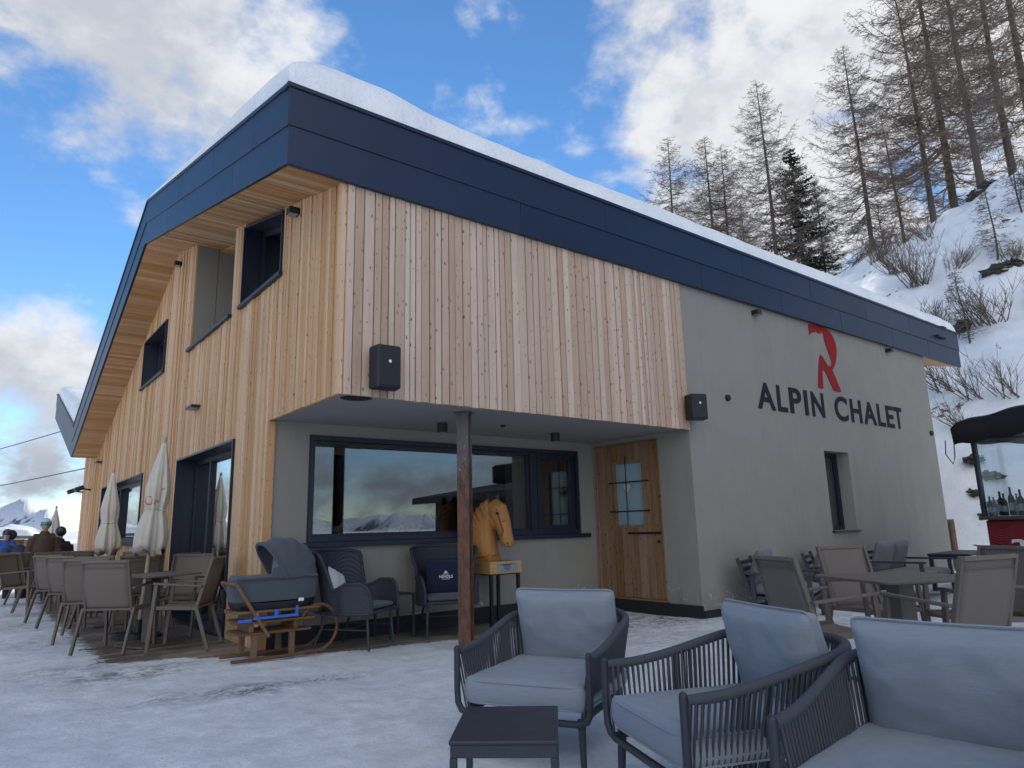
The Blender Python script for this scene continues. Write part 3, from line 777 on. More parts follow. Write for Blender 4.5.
# ------------------------------------------------------------------ furniture materials
def cloth(name, col, var=.06, weave=420, rough=.9, stretch=(1, 1, 1), sheen=.15):
    g = G(name); c = g.coord(); cs = g.coord((stretch[0]*1.0, stretch[1], stretch[2]))
    wv = g.n('ShaderNodeTexWave', wave_type='BANDS', bands_direction='Z'); g.set(wv, 'Vector', c); wv.inputs['Scale'].default_value = weave*.3; wv.inputs['Distortion'].default_value = 1.5; wv.inputs['Detail'].default_value = 2
    f = g.noise(g.coord((.25, .25, 5)), 60, 4, .6); f2 = g.noise(c, 5, 4); f3 = g.noise(c, weave, 2)
    cc = g.mix(f, tuple(x*(1-var*2.2) for x in col), tuple(x*(1+var*2.2) for x in col))
    cc = g.mix(g.math('MULTIPLY', g.ramp(f2, .35, .7), .25), cc, tuple(x*.86 for x in col))
    h = g.math('ADD', g.math('MULTIPLY', f3, .5), g.math('ADD', g.math('MULTIPLY', wv.outputs[0], .3), g.math('MULTIPLY', f2, 3.0)))
    g.bsdf(cc, rough, 0, g.bump(h, .5, .004), .2, **{'Sheen Weight': sheen}); return g.m
M['cushion'] = cloth('grey_blue_outdoor_fabric', (.26,.290,.335), .085, 300)
M['cushion_dark'] = cloth('dark_grey_outdoor_fabric', (.10,.10,.11))
M['rope'] = plain('anthracite_rope', (.068,.074,.09), .8, 0, 300, .3, .5, .3, .002)
M['anth'] = plain('anthracite_powder_coat', (.032,.037,.05), .5, .1, 90, .12, .15)
M['taupe'] = plain('taupe_powder_coat', (.13,.105,.088), .5, .1, 80, .1, .1)
M['taupe_top'] = plain('taupe_table_top', (.14,.115,.097), .55, 0, 14, .12, .08)
M['sling'] = cloth('taupe_sling_mesh', (.185,.155,.132), .04, 900, .75, sheen=.05)
M['wicker'] = None
def wicker():
    g = G('dark_wicker'); c = g.coord()
    w1 = g.n('ShaderNodeTexWave', wave_type='BANDS', bands_direction='Z'); g.set(w1, 'Vector', c); w1.inputs['Scale'].default_value = 26; w1.inputs['Distortion'].default_value = .6
    w2 = g.n('ShaderNodeTexWave', wave_type='BANDS', bands_direction='DIAGONAL'); g.set(w2, 'Vector', c); w2.inputs['Scale'].default_value = 22; w2.inputs['Distortion'].default_value = .5
    h = g.math('MAXIMUM', w1.outputs[0], w2.outputs[0]); f = g.noise(c, 30, 3)
    col = g.mix(h, (.010,.012,.020), (.040,.046,.066)); col = g.mix(g.math('MULTIPLY', f, .3), col, (.05,.055,.07))
    g.bsdf(col, .6, 0, g.bump(h, .6, .006), .4); return g.m
M['wicker'] = wicker()
M['navy_cloth'] = cloth('navy_cushion_fabric', (.016,.022,.055))
M['white_cloth'] = cloth('white_cushion_fabric', (.66,.66,.66))
M['umbrella'] = cloth('cream_parasol_fabric', (.60,.57,.51), .03)
M['pram'] = cloth('slate_blue_pram_fabric', (.082,.095,.112), .05)
M['pram_lining'] = cloth('patterned_pram_lining', (.28,.32,.42), .2)
M['strap'] = plain('bright_blue_strap', (.02,.14,.62), .6)
M['red'] = plain('deep_red_lacquer', (.20,.006,.014), .3, 0, 6, .15, .05, .5, coat=.4)
M['white'] = plain('white_paint', (.8,.8,.8), .5)
M['letter'] = plain('dark_slate_letter', (.016,.019,.028), .8, spec=.2)
M['emblem'] = plain('red_emblem', (.27,.018,.017), .8, spec=.2)
M['rust'] = None
def rust():
    g = G('weathered_steel_post'); c = g.coord((1, 1, .35)); f = g.noise(c, 22, 6, .7); f2 = g.noise(g.coord(), 45, 3)
    sp = g.n('ShaderNodeSeparateXYZ'); g.set(sp, 0, g.coord())
    col = g.mix(g.ramp(f, .35, .65), (.075,.040,.028), (.17,.075,.045))
    up = g.ramp(g.math('ADD', sp.outputs[2], g.math('MULTIPLY', f, .8)), 1.9, 2.4)
    col = g.mix(g.math('MULTIPLY', up, .8), col, (.13,.12,.125))
    fl = g.math('MULTIPLY', g.ramp(f2, .66, .69), g.ramp(sp.outputs[2], 1.2, 2.1)); col = g.mix(fl, col, (.55,.55,.56))
    g.bsdf(col, .6, .3, g.bump(f, .4, .004)); return g.m
M['rust'] = rust()

def cushion_mesh(mb, w, d, h, edge=.55, n=18, pinch=.03, wr=.006, seed=0, M4=None):
    """box cushion, width x, depth y, thickness z, centred"""
    def prof(u, v):
        return edge + (1-edge)*((1-abs(u)**3.2)*(1-abs(v)**3.2))**.5
    def P(u, v, s):
        x = u*w/2*(1-pinch*(1-v**4)); y = v*d/2*(1-pinch*(1-u**4))
        # rounded corner
        cu = max(abs(u), abs(v)); k = 1 - .035*(abs(u)*abs(v))**6
        x *= k; y *= k
        z = s*h/2*prof(u, v) + wr*noise.noise(Vector((u*2.3+seed, v*2.3, s*3.0+seed))) + wr*.25*noise.noise(Vector((u*7+seed, v*3.1, s*3.0))) - wr*.5*max(0, noise.noise(Vector((u*5-v*5+seed, u+v, 4.0))))*(max(abs(u), abs(v))**2)
        p = Vector((x, y, z)); return M4 @ p if M4 else p
    ts = [math.sin((-.5+i/n)*PI)*.3 + (-1+2*i/n)*.7 for i in range(n+1)]
    N = n+1; vs = []; fs = []
    for s in (1, -1):
        for u in ts:
            for v in ts: vs.append(P(u, v, s))
    for i in range(n):
        for j in range(n):
            a = i*N+j; fs.append((a, a+N, a+N+1, a+1)); b = N*N+a; fs.append((b, b+1, b+N+1, b+N))
    # sides with a soft bulge and a seam in the middle
    loop = [(i, 0) for i in range(n)] + [(n, j) for j in range(n)] + [(i, n) for i in range(n, 0, -1)] + [(0, j) for j in range(n, 0, -1)]
    L = len(loop); top = [i*N+j for i, j in loop]; bot = [N*N+i*N+j for i, j in loop]
    rows = [top]; base = len(vs)
    for r, (t, out) in enumerate(((.12, .010), (.32, .017), (.5, .018), (.68, .017), (.88, .010))):
        row = []
        for i, j in loop:
            p = Vector(P(ts[i], ts[j], 1)).lerp(Vector(P(ts[i], ts[j], -1)), t)
            u, v = ts[i], ts[j]; nv = Vector((u if abs(u) > .98 else 0, v if abs(v) > .98 else 0, 0))
            if nv.length: nv.normalize()
            if M4: nv = M4.to_3x3() @ nv
            row.append(len(vs)); vs.append(p + nv*out)
        rows.append(row)
    rows.append(bot)
    for r0, r1 in zip(rows, rows[1:]):
        for k in range(L):
            l = (k+1) % L; fs.append((r0[k], r1[k], r1[l], r0[l]))
    mb.add(vs, fs)

# ---------------------------------------------------------------- rope lounge chair
def lounge_chair(name, label, loc, rz, group):
    t = thing(name, label, 'armchair', loc, rz, group)
    w2, dep, cr = .365, .86, .27
    # plan of the rim: from front left, round the back, to front right. front faces +y
    def plan(s, inset=0.0):
        """s in 0..1 along U; returns x,y"""
        W = w2-inset; D = dep-inset; cr2 = cr-inset*.4
        straight = D-cr2; arc = PI/2*cr2; back = 2*W-2*cr2; L = 2*straight+2*arc+back; q = s*L
        if q < straight: return (-W, -q)
        q -= straight
        if q < arc: a = q/cr2; return (-W+cr2-cr2*math.cos(a), -straight-cr2*math.sin(a))
        q -= arc
        if q < back: return (-W+cr2+q, -D)
        q -= back
        if q < arc: a = q/cr2; return (W-cr2+cr2*math.sin(a), -D+cr2-cr2*math.cos(a))
        q -= arc
        return (W, -straight+q)
    def zr(s): 
        k = min(s, 1-s)*2
        return .535 + .125*sstep(.05, .80, k)
    mb = MB(); pts = []
    for i in range(73):
        s = i/72; x, y = plan(s); pts.append((x, y, zr(s)))
    # flattened wrapped strap: two nested tubes read as a soft rail
    mb.tube(pts, [.0215 if 1 < i < 71 else .019 for i in range(73)], 12)
    mb.build('rope_rim', M['rope'], t, smooth=True, ang=60)
    # metal frame: front posts curving into the seat rail, and the rail loop
    mb = MB()
    for s in (-1, 1):
        x = s*w2
        mb.tube([(x, .012, .548), (x, .012, .36), (x-.004*s, .010, .285), (x-.022*s, .005, .25), (x-.06*s, -.002, .232), (s*.12, -.004, .230), (0, -.004, .230)], .0165, 10)
        mb.ball((x, .012, .549), .0168, n=10, m=6)
    lo = [(plan(i/60, .055)[0], plan(i/60, .055)[1], .245) for i in range(61)]
    mb.tube(lo, .014, 8)
    for s in (.16, .33, .5, .67, .84):
        a = plan(s); b = plan(s, .055); mb.tube([(a[0], a[1], zr(s)), (b[0], b[1], .25)], .0105, 6)
    mb.tube([(-.30, -.3, .245), (.30, -.3, .245)], .014, 8); mb.tube([(-.30, -.65, .245), (.30, -.65, .245)], .014, 8)
    mb.build('frame', M['anth'], t, smooth=True)
    # ropes
    mb = MB(); nr = 84
    for i in range(nr):
        s = (i+.6)/nr
        a = plan(s); b = plan(min(.995, max(.005, s)), .055)
        for io in (-.010, .010):
            # outside and inside strand
            nx, nyv = (a[0], a[1]+.35); l = math.hypot(nx, nyv) or 1; ox, oy = nx/l*io, nyv/l*io
            p0 = Vector((a[0]+ox*1.8, a[1]+oy*1.8, zr(s)-.004)); p1 = Vector((b[0]+ox, b[1]+oy, .245))
            m1 = p0.lerp(p1, .5)
            mb.tube([p0, m1, p1], .0052, 5, caps=False)
    mb.build('rope_weave', M['rope'], t, smooth=True)
    for x, y in ((-.30, -.03), (.30, -.03), (-.27, -.74), (.27, -.74)):
        mb = MB(); mb.tube([(x, y, .25), (x*1.03, y + (.012 if y > -.3 else -.03), .0)], [.021, .014], 10); mb.build('leg', M['anth'], t, smooth=True)
    mb = MB(); cushion_mesh(mb, .655, .76, .15, .80, 26, .012, .006, len(bpy.data.objects)*.37, Matrix.Translation((0, -.375, .345)))
    sc_ = mb.build('seat_cushion', M['cushion'], t, smooth=True, ang=180)
    mb = MB()
    for zz in (.395, .292):
        mb.tube([(math.copysign(abs(math.cos(a))**.22, math.cos(a))*.334, math.copysign(abs(math.sin(a))**.22, math.sin(a))*.386-.375, zz) for a in [2*PI*k/72 for k in range(72)]], .0045, 5, closed=True)
    mb.build('piping', M['cushion'], sc_, smooth=True)
    mb = MB(); T = Matrix.Translation((.0, -.665, .572)) @ Matrix.Rotation(R_(-15), 4, 'X') @ Matrix.Rotation(R_(90), 4, 'X')
    cushion_mesh(mb, .60, .44, .19, .46, 28, .05, .011, len(bpy.data.objects)*.61, T)
    bc_ = mb.build('back_cushion', M['cushion'], t, smooth=True, ang=180)
    mb = MB()
    def edge_(a):
        x = math.copysign(abs(math.cos(a))**.16, math.cos(a)); y = math.copysign(abs(math.sin(a))**.16, math.sin(a))
        return T @ Vector((x*.30*(1-.05*(1-y**4)) + .016*x, y*.23*(1-.05*(1-x**4)) + .016*y, 0))
    mb.tube([edge_(2*PI*k/96) for k in range(96)], .0052, 5, closed=True); mb.build('piping', M['cushion'], bc_, smooth=True)
    return t
GL = 'rope lounge armchairs in the foreground'
def face(fx_, fy_): return math.atan2(-fx_, fy_)
chA = lounge_chair('lounge_chair', 'rope armchair behind the low side table, its seat facing the camera', (-.175, -2.655, 0), face(-.895, -.445), GL)
chB = dup(chA, (-.184, -3.468, 0), face(-.925, .38), 'middle rope armchair between two others, seen from its side, with pointed back cushion', GL)
chC = dup(chA, (-.315, -4.545, 0), face(-.99, -.136), 'nearest rope armchair at the bottom right corner, cut by the frame', GL)

# low side table
t = thing('side_table', 'low square anthracite side table standing in front of the rope armchairs', 'table', (-.722, -3.254, 0), 0)
ang = math.atan2(.353, .305)
t.rotation_euler = (0, 0, -.725); t.scale = (.95, 1.075, 1.075)
mb = MB(); mb.box(-.205, .205, -.225, .225, .385, .40); mb.build('table_top', M['anth'], t, bevel=.005)
mb = MB()
for a, b, c, d in ((-.20,.20,-.22,-.195),(-.20,.20,.195,.22),(-.20,-.175,-.195,.195),(.175,.20,-.195,.195)): mb.box(a, b, c, d, .345, .3845)
mb.build('apron', M['anth'], t, bevel=.002)
for x in (-.1885, .1885):
    for y in (-.2085, .2085):
        mb = MB(); mb.box(x-.0135, x+.0135, y-.0135, y+.0135, 0, .345); mb.build('leg', M['anth'], t, bevel=.003)

# ---------------------------------------------------------------- sling dining chair
def dining_chair(name, label, loc, rz, group):
    t = thing(name, label, 'chair', loc, rz, group)
    for s in (-1, 1):
        x = s*.262
        mb = MB(); mb.bar((x, .235, 0), (x, .185, .655), .026, .036, (0, 1, 0)); mb.build('leg', M['taupe'], t, bevel=.004)
        mb = MB(); mb.bar((x, -.345, 0), (x, -.205, .43), .026, .036, (0, 1, 0)); mb.build('leg', M['taupe'], t, bevel=.004)
        mb = MB(); mb.bar((x, .215, .662), (x, -.255, .625), .042, .02); mb.build('armrest', M['taupe'], t, bevel=.005)
        mb = MB(); mb.bar((s*.238, .215, .425), (s*.238, -.225, .405), .026, .036)
        mb.build('seat_rail', M['taupe'], t, bevel=.004)
        mb = MB(); mb.bar((s*.236, -.20, .40), (s*.236, -.335, .905), .026, .032, (0, 1, 0)); mb.build('back_upright', M['taupe'], t, bevel=.004)
    mb = MB(); mb.bar((-.25, -.222, .418), (.25, -.222, .418), .03, .022); mb.bar((-.25, .205, .405), (.25, .205, .405), .026, .022); mb.build('stretcher', M['taupe'], t, bevel=.003)
    mb = MB(); mb.grid(8, 12, lambda u, v: (lerp(-.226, .226, u), lerp(.225, -.205, v), .432 - .018*math.sin(v*PI) - .012*math.sin(u*PI) - .012*v + (-.02 if v < .02 else 0)))
    mb.build('seat', M['sling'], t, smooth=True, solid=.007)
    mb = MB(); mb.grid(8, 14, lambda u, v: (lerp(-.224, .224, u), lerp(-.205, -.332, v) - .016*math.sin(v*PI) - .006*math.sin(u*PI), lerp(.425, .893, v)))
    bk = mb.build('backrest', M['sling'], t, smooth=True, solid=.007)
    mb = MB(); mb.bar((-.232, -.338, .893), (.232, -.338, .893), .032, .026); mb.bar((-.224, -.334, .835), (.224, -.334, .835), .016, .004); mb.build('top_rail', M['sling'], bk, bevel=.006)
    return t
ch0 = None
def put_chair(x, y, fx_, fy_, label, group, z=0.03):
    global ch0
    if ch0 is None:
        ch0 = dining_chair('dining_chair', label, (x, y, z), face(fx_, fy_), group); return ch0
    return dup(ch0, (x, y, z), face(fx_, fy_), label, group)
GD = 'taupe dining chairs on the left terrace'
put_chair(-1.08, 2.93, .63, .77, 'taupe sling chair nearest on the left, showing its back to the camera', GD)
put_chair(-.57, 2.52, -.87, .50, 'taupe sling chair right of the front table, turned left, closest to the sled', GD)
put_chair(-.36, 3.60, -.6, -.8, 'taupe sling chair between the front table and the terrace door', GD)
put_chair(-.64, 4.62, .05, 1, 'taupe sling chair behind the pole of the larger parasol, back towards us', GD)
put_chair(-.30, 4.75, -.7, .7, 'dark looking taupe chair seen edge on just left of the terrace door', GD)
put_chair(-1.17, 3.95, .5, .87, 'taupe sling chair directly behind the nearest left chair', GD)
put_chair(-1.0, 4.80, .5, .87, 'third taupe chair back in the left row, partly hidden by the two before it', GD)
put_chair(-1.15, 5.65, .8, .6, 'taupe sling chair with its leg on snow, fourth along the left row', GD)
put_chair(-1.22, 6.55, .75, .65, 'taupe sling chair fifth along the left row, behind the fourth', GD)
put_chair(-1.60, 7.85, .80, -.6, 'taupe chair at the left picture edge, seen from its side and facing right', GD)
put_chair(-1.12, 8.7, .3, -.95, 'taupe chair whose broad back shows beside the chair at the left edge', GD)
put_chair(-.45, 6.55, -.6, -.8, 'taupe chair beyond the second table, right of it', GD)
put_chair(-.42, 7.6, -.9, .3, 'taupe chair below the far wide window, beside the smaller parasol', GD)
put_chair(-1.35, 10.0, .9, .2, 'far taupe chair in front of the person in the brown jacket', GD)
put_chair(-.75, 9.6, .1, 1, 'far taupe chair under the distant folded parasol', GD)
put_chair(-1.75, 10.1, -.2, 1, 'far taupe chair just in front of the person in the blue jacket', GD)
GR = 'taupe dining chairs at the right table'
put_chair(2.13, -3.02, .89, -.46, 'tilted taupe armchair left of the right hand table, behind the middle cushion', GR)
put_chair(3.52, -2.70, -.40, -.92, 'taupe chair facing us on the far side of the right hand table', GR)
put_chair(2.43, -3.64, .28, .96, 'large taupe chair back right of the table, closest to the right edge', GR)
put_chair(3.50, -3.45, -.89, .46, 'taupe chair behind the large chair back, cut by the right edge', GR)

def dining_table(name, label, loc, rz, size, group):
    t = thing(name, label, 'table', loc, rz, group); h = size/2
    mb = MB(); c = .06; poly = []
    for sx, sy in ((1, 1), (-1, 1), (-1, -1), (1, -1)):
        a0 = {(1,1):0, (-1,1):90, (-1,-1):180, (1,-1):270}[(sx, sy)]
        for k in range(5):
            a = R_(a0+k*22.5); poly.append((sx*(h-c)+c*math.cos(a), sy*(h-c)+c*math.sin(a)))
    mb.prism(poly, lambda u, v, d: (u, v, d), .718, .735); mb.build('table_top', M['taupe_top'], t, bevel=.003)
    mb = MB(); mb.box(-.055, .055, -.055, .055, .03, .70); mb.box(-.22, .22, -.03, .03, .695, .717); mb.box(-.03, .03, -.22, -.031, .695, .717); mb.box(-.03, .03, .031, .22, .695, .717); mb.build('pedestal', M['taupe'], t, bevel=.004)
    mb = MB(); mb.box(-.24, .24, -.24, .24, 0, .022); mb.build('base_plate', M['taupe'], t, bevel=.006)
    return t
GT = 'taupe pedestal tables'
tb = dining_table('dining_table', 'square taupe table at the front left, beside the larger parasol pole', (-.76, 3.06, .02), R_(24), .72, GT)
dup(tb, (-.80, 5.45, .02), R_(8), 'second taupe table back on the left terrace, among the chairs', GT)
dup(tb, (-.85, 7.75, .02), R_(14), 'third taupe table back, below the smaller parasol', GT)
dup(tb, (2.86, -3.20, .02), math.atan2(-.75, -.39), 'square taupe table on the right side, in front of the plaster wall', GT, (1.16, 1.16, 1.0))

# ---------------------------------------------------------------- parasols
def parasol(name, label, loc, rz, tilt, H, rad, letters, group):
    t = thing(name, label, 'parasol', loc, 0, group); t.rotation_euler = (tilt[0], tilt[1], rz)
    mb = MB(); mb.tube([(0, 0, .03), (0, 0, H+.02)], .021, 10); mb.build('pole', plain('pale_wood_pole', (.42,.35,.27), .6) if letters else M['white'], t, smooth=True)
    mb = MB(); mb.lathe([(.26, 0), (.26, .05), (.24, .075), (.05, .08), (.035, .22), (.03, .22)], 28); mb.build('base', M['black'], t, smooth=True, ang=30)
    zb_, zt = H*.44, H-.04
    ph = random.random()*6
    prof = []
    for i in range(25):
        q = i/24; z = lerp(zb_, zt, q)
        tie = .36
        r = interp([(0, .92), (.10, 1.0), (.22, .86), (tie-.05, .70), (tie, .60), (tie+.06, .72), (.55, .78), (.75, .55), (.92, .28), (1, .16)], q)
        prof.append((rad*r, z))
    def mod(a, q):
        k = 1 - q
        f = .13*math.cos(a*7+ph) + .08*math.cos(a*12+2+q*2) + .06*math.cos(a*3+q*3)
        return 1 + f*(.45+.8*k) + .06*noise.noise(Vector((math.cos(a)*2, math.sin(a)*2, q*7+ph)))
    mb = MB(); mb.lathe(prof, 72, mod=mod)
    # ragged lower hem
    for i in range(72): 
        x, y, z = mb.v[i]; a = 2*PI*i/72; mb.v[i] = (x, y, z - .10*max(0, math.cos(a*3.5+ph)) )
    cn = mb.build('canopy', M['umbrella'], t, smooth=True, ang=180)
    zt_ = lerp(zb_, zt, .36)
    mb = MB(); mb.tube([(rad*.62*math.cos(a)*mod(a, .36)*1.03, rad*.62*math.sin(a)*mod(a, .36)*1.03, zt_ + .012*math.sin(a*2)) for a in [2*PI*k/40 for k in range(40)]], .011, 6, closed=True); mb.build('tie_strap', M['umbrella'], cn, smooth=True)
    mb = MB(); mb.lathe([(.018, H-.02), (.024, H+.0), (.02, H+.04), (.01, H+.05)], 14); mb.build('finial', plain('wood_finial', (.4,.33,.25), .6), t, smooth=True)
    if letters:
        mb = MB(); rr = rad*.60; a0 = math.atan2(-4.9, -1.7)
        def on(u, v): 
            a = a0 + u/rr; q = .47; k = rr*1.16*mod(a, q)*1.04
            return Vector((k*math.cos(a), k*math.sin(a), lerp(zb_, zt, .44)+v))
        ring = [on(-.09+.042*math.cos(2*PI*k/18), .045*math.sin(2*PI*k/18)) for k in range(18)]
        mb.tube(ring, .006, 5, closed=True)
        mb.tube([on(-.03, -.04), on(-.015, .02), on(-.005, -.02), on(.01, .0)], .006, 5); mb.build('lettering', plain('red_print', (.5,.07,.06), .7), cn)
        mb = MB(); mb.tube([on(.02, .14), on(.05, .15), on(.075, .13), on(.09, .145)], .008, 5); mb.tube([on(.05, .15), on(.055, .12)], .007, 5); mb.build('print_mark', plain('orange_print', (.6,.25,.04), .7), cn)
    return t
parasol('parasol', 'larger closed cream parasol with red lettering, leaning by the front table', (-.74, 3.80, .0), .3, (R_(1.0), R_(3.2)), 2.33, .165, True, 'closed cream parasols')
parasol('parasol', 'smaller plain closed cream parasol in front of the wide gable window', (-.60, 7.45, .0), 1.9, (R_(0), R_(.6)), 2.20, .155, False, 'closed cream parasols')
parasol('parasol', 'distant closed grey parasol behind the seated dark figure', (-.86, 12.9, -.03), 2.9, (0, R_(.5)), 1.85, .15, False, 'closed cream parasols')

# ---------------------------------------------------------------- wicker wing chairs
def wing_chair(name, label, loc, rz, group):
    t = thing(name, label, 'armchair', loc, rz, group)
    # plan angle a: -1..1 from left front round the back to right front; front faces +y
    def plan(a, v):
        th = a*R_(128); r = 1.0
        flare = interp([(0, .86), (.3, .92), (.5, .96), (.75, 1.12), (1, 1.30)], v)
        k = abs(a)
        rx = .335*(flare if k < .62 else lerp(flare, .98, sstep(.62, .72, k))); ry = .36
        x = rx*math.sin(th)*1.12; y = -ry*math.cos(th) - .02
        if k > .55: y += (k-.55)*.30
        y -= .10*v*(1-sstep(.5, .7, k))
        return x, y
    def ztop(a):
        k = abs(a)
        return interp([(0, .98), (.25, .98), (.42, .97), (.53, .95), (.565, .86), (.575, .68), (.60, .585), (.66, .61), (.74, .655), (.9, .655), (.97, .60), (1, .46)], k)
    def S(a, v):
        z = lerp(.36, ztop(a), v); vv = (z-.36)/.70
        x, y = plan(a, vv); return (x, y, z)
    mb = MB(); mb.grid(84, 16, lambda u, v: S(u*2-1, v)); mb.build('shell', M['wicker'], t, smooth=True, ang=180, solid=.016)
    mb = MB(); mb.tube([S(-1, v/6) for v in range(6)] + [S(-1+2*i/84, 1) for i in range(85)] + [S(1, 1-v/6) for v in range(1, 7)], .019, 8)
    mb.tube([S(-1+2*i/60, 0) for i in range(61)], .016, 8)
    mb.tube([S(-1, 0), (-.26, .30, .375), (-.15, .345, .375), (.15, .345, .375), (.26, .30, .375), S(1, 0)], .02, 8); mb.build('rim', M['wicker'], t, smooth=True, ang=180)
    mb = MB(); vs = []
    mb.grid(14, 12, lambda u, v: ((u-.5)*.60*(1-.12*(v-.5)**2), lerp(-.36, .33, v), .365)); mb.build('seat', M['wicker'], t, solid=.02)
    mb = MB(); cushion_mesh(mb, .50, .54, .075, .6, 12, .02, .004, 2, Matrix.Translation((0, .02, .415))); mb.build('seat_cushion', M['cushion_dark'], t, smooth=True, ang=180)
    for x, y, x2, y2 in ((-.25, .26, -.27, .30), (.25, .26, .27, .30), (-.24, -.22, -.29, -.36), (.24, -.22, .29, -.36)):
        mb = MB(); mb.tube([(x, y, .37), (x2, y2, 0)], [.017, .012], 8); mb.build('leg', M['anth'], t, smooth=True)
    mb = MB(); mb.tube([(-.26, .28, .20), (-.27, -.29, .20)], .008, 6); mb.tube([(.26, .28, .20), (.27, -.29, .20)], .008, 6); mb.tube([(-.265, 0, .2), (.265, 0, .2)], .008, 6); mb.build('stretcher', M['anth'], t, smooth=True)
    return t
GW_ = 'dark wicker wing chairs by the recess window'
w1 = wing_chair('wing_chair', 'dark wicker wing chair with a white pillow, next to the sled', (.78, 1.20, .03), face(.55, -.83), GW_); w1.scale = (.93, .93, .96)
w2_ = dup(w1, (1.86, 1.22, .03), face(-.42, -.9), 'dark wicker wing chair with a navy pillow, half behind the steel post', GW_)
# pillows
def pillow(name, label, mat, loc, rot, w, d, h):
    t = thing(name, label, 'pillow', loc); t.rotation_euler = rot
    mb = MB(); cushion_mesh(mb, w, d, h, .12, 16, .05, .008, 5); mb.build('pillow_cover', M[mat], t, smooth=True, ang=180); return t
pillow('pillow', 'white square pillow standing on the wing chair beside the sled', 'white_cloth', (.64, 1.38, .61), (R_(72), R_(18), face(.62, -.78)+PI), .33, .33, .10)
pn = pillow('pillow', 'navy square pillow with small white print on the second wing chair', 'navy_cloth', (1.915, 1.335, .635), (R_(72), 0, R_(-25)), .40, .40, .11)
def text_part(name, txt, mat, parent, size, M4, extrude=.002, offset=0.0, align='CENTER'):
    cu = bpy.data.curves.new(name, 'FONT'); cu.body = txt; cu.size = size; cu.extrude = extrude; cu.offset = offset; cu.align_x = align
    tmp = bpy.data.objects.new('tmp', cu); COL.objects.link(tmp)
    dg = bpy.context.evaluated_depsgraph_get(); dg.update()
    me = bpy.data.meshes.new_from_object(tmp.evaluated_get(dg)); bpy.data.objects.remove(tmp); bpy.data.curves.remove(cu)
    me.name = name; me.transform(M4); me.materials.clear(); me.materials.append(mat)
    o = bpy.data.objects.new(name, me); COL.objects.link(o)
    if parent: o.parent = parent
    return o
logo = MB()
for (x, y, r) in ((0, .035, .014), (-.012, .028, .008), (.012, .028, .008)): logo.ball((x, y, .060), r, r, .005)
logo.box(-.034, .034, .010, .014, .05, .063); logo.build('crest', M['white'], pn)
text_part('lettering', 'HENDLS', M['white'], pn, .042, Matrix.Translation((0, -.030, .060)), .003, .0008)
logo = MB(); logo.box(-.045, .045, -.046, -.042, .05, .062); logo.build('underline', M['white'], pn)

# small dark side table between the wing chairs
t = thing('side_table', 'small dark metal side table between the two wicker wing chairs', 'table', (1.36, 1.50, .03), R_(6))
mb = MB(); mb.box(-.16, .16, -.16, .16, .44, .455); mb.build('table_top', M['anth'], t, bevel=.003)
for x in (-.148, .148):
    for y in (-.148, .148): mb = MB(); mb.box(x-.011, x+.011, y-.011, y+.011, 0, .44); mb.build('leg', M['anth'], t, bevel=.002)

# ---------------------------------------------------------------- steel post
t = thing('steel_post', 'rusty brown H shaped steel post carrying the recess ceiling', 'post', (1.515, .33, .02))
mb = MB(); mb.box(-.062, .062, -.062, -.050, 0, HS-.035); mb.box(-.062, .062, .050, .062, 0, HS-.035); mb.box(-.006, .006, -.050, .050, 0, HS-.035); mb.build('profile', M['rust'], t, bevel=.003)
t.rotation_euler = (0, 0, R_(-52))
mb = MB(); mb.box(-.085, .085, -.085, .085, HS-.035, HS-.022); mb.build('head_plate', M['rust'], t, bevel=.002)
mb = MB(); mb.box(-.085, .085, -.085, .085, 0, .012); mb.build('foot_plate', M['rust'], t, bevel=.002)

# ---------------------------------------------------------------- horse sculpture
hx, hy = 2.66, 1.40
st = thing('plinth_stand', 'black metal stand with a pine plinth and a small plaque beneath the carved horse', 'stand', (hx, hy, .03))
for x in (-.20, .20):
    for y in (-.20, .20): mb = MB(); mb.box(x-.018, x+.018, y-.018, y+.018, 0, .585); mb.build('leg', M['blackmetal'], st, bevel=.002)
mb = MB(); mb.box(-.218, .218, -.218, -.182, .585, .60); mb.box(-.218, .218, .182, .218, .585, .60); mb.box(-.218, -.182, -.18, .18, .585, .60); mb.box(.182, .218, -.18, .18, .585, .60)
mb.box(-.218, .218, -.21, -.19, .05, .07); mb.box(-.218, .218, .19, .21, .05, .07); mb.build('stand_frame', M['blackmetal'], st)
mb = MB(); mb.cur = .4; mb.box(-.235, .235, -.235, .235, .60, .74); pl = mb.build('plinth', M['plinthwood'], st, bevel=.006)
mb = MB(); mb.box(-.13, .16, -.243, -.236, .622, .72); pq = mb.build('plaque', plain('brushed_plaque', (.30,.31,.33), .4, .5), pl, bevel=.002)
mb = MB()
for z, a, b in ((.70, -.10, .13), (.69, -.06, .05), (.672, -.03, .06), (.655, -.04, .05), (.640, -.02, .04)): mb.box(a, b, -.2455, -.2432, z, z+.006)
mb.build('engraving', M['letter'], pq)
hr = thing('horse_sculpture', 'carved pine horse head with dark ears standing on its plinth', 'sculpture', (hx-.05, hy+.04, .77), face(.34, -.94))
mb = MB(); mb.cur = .6
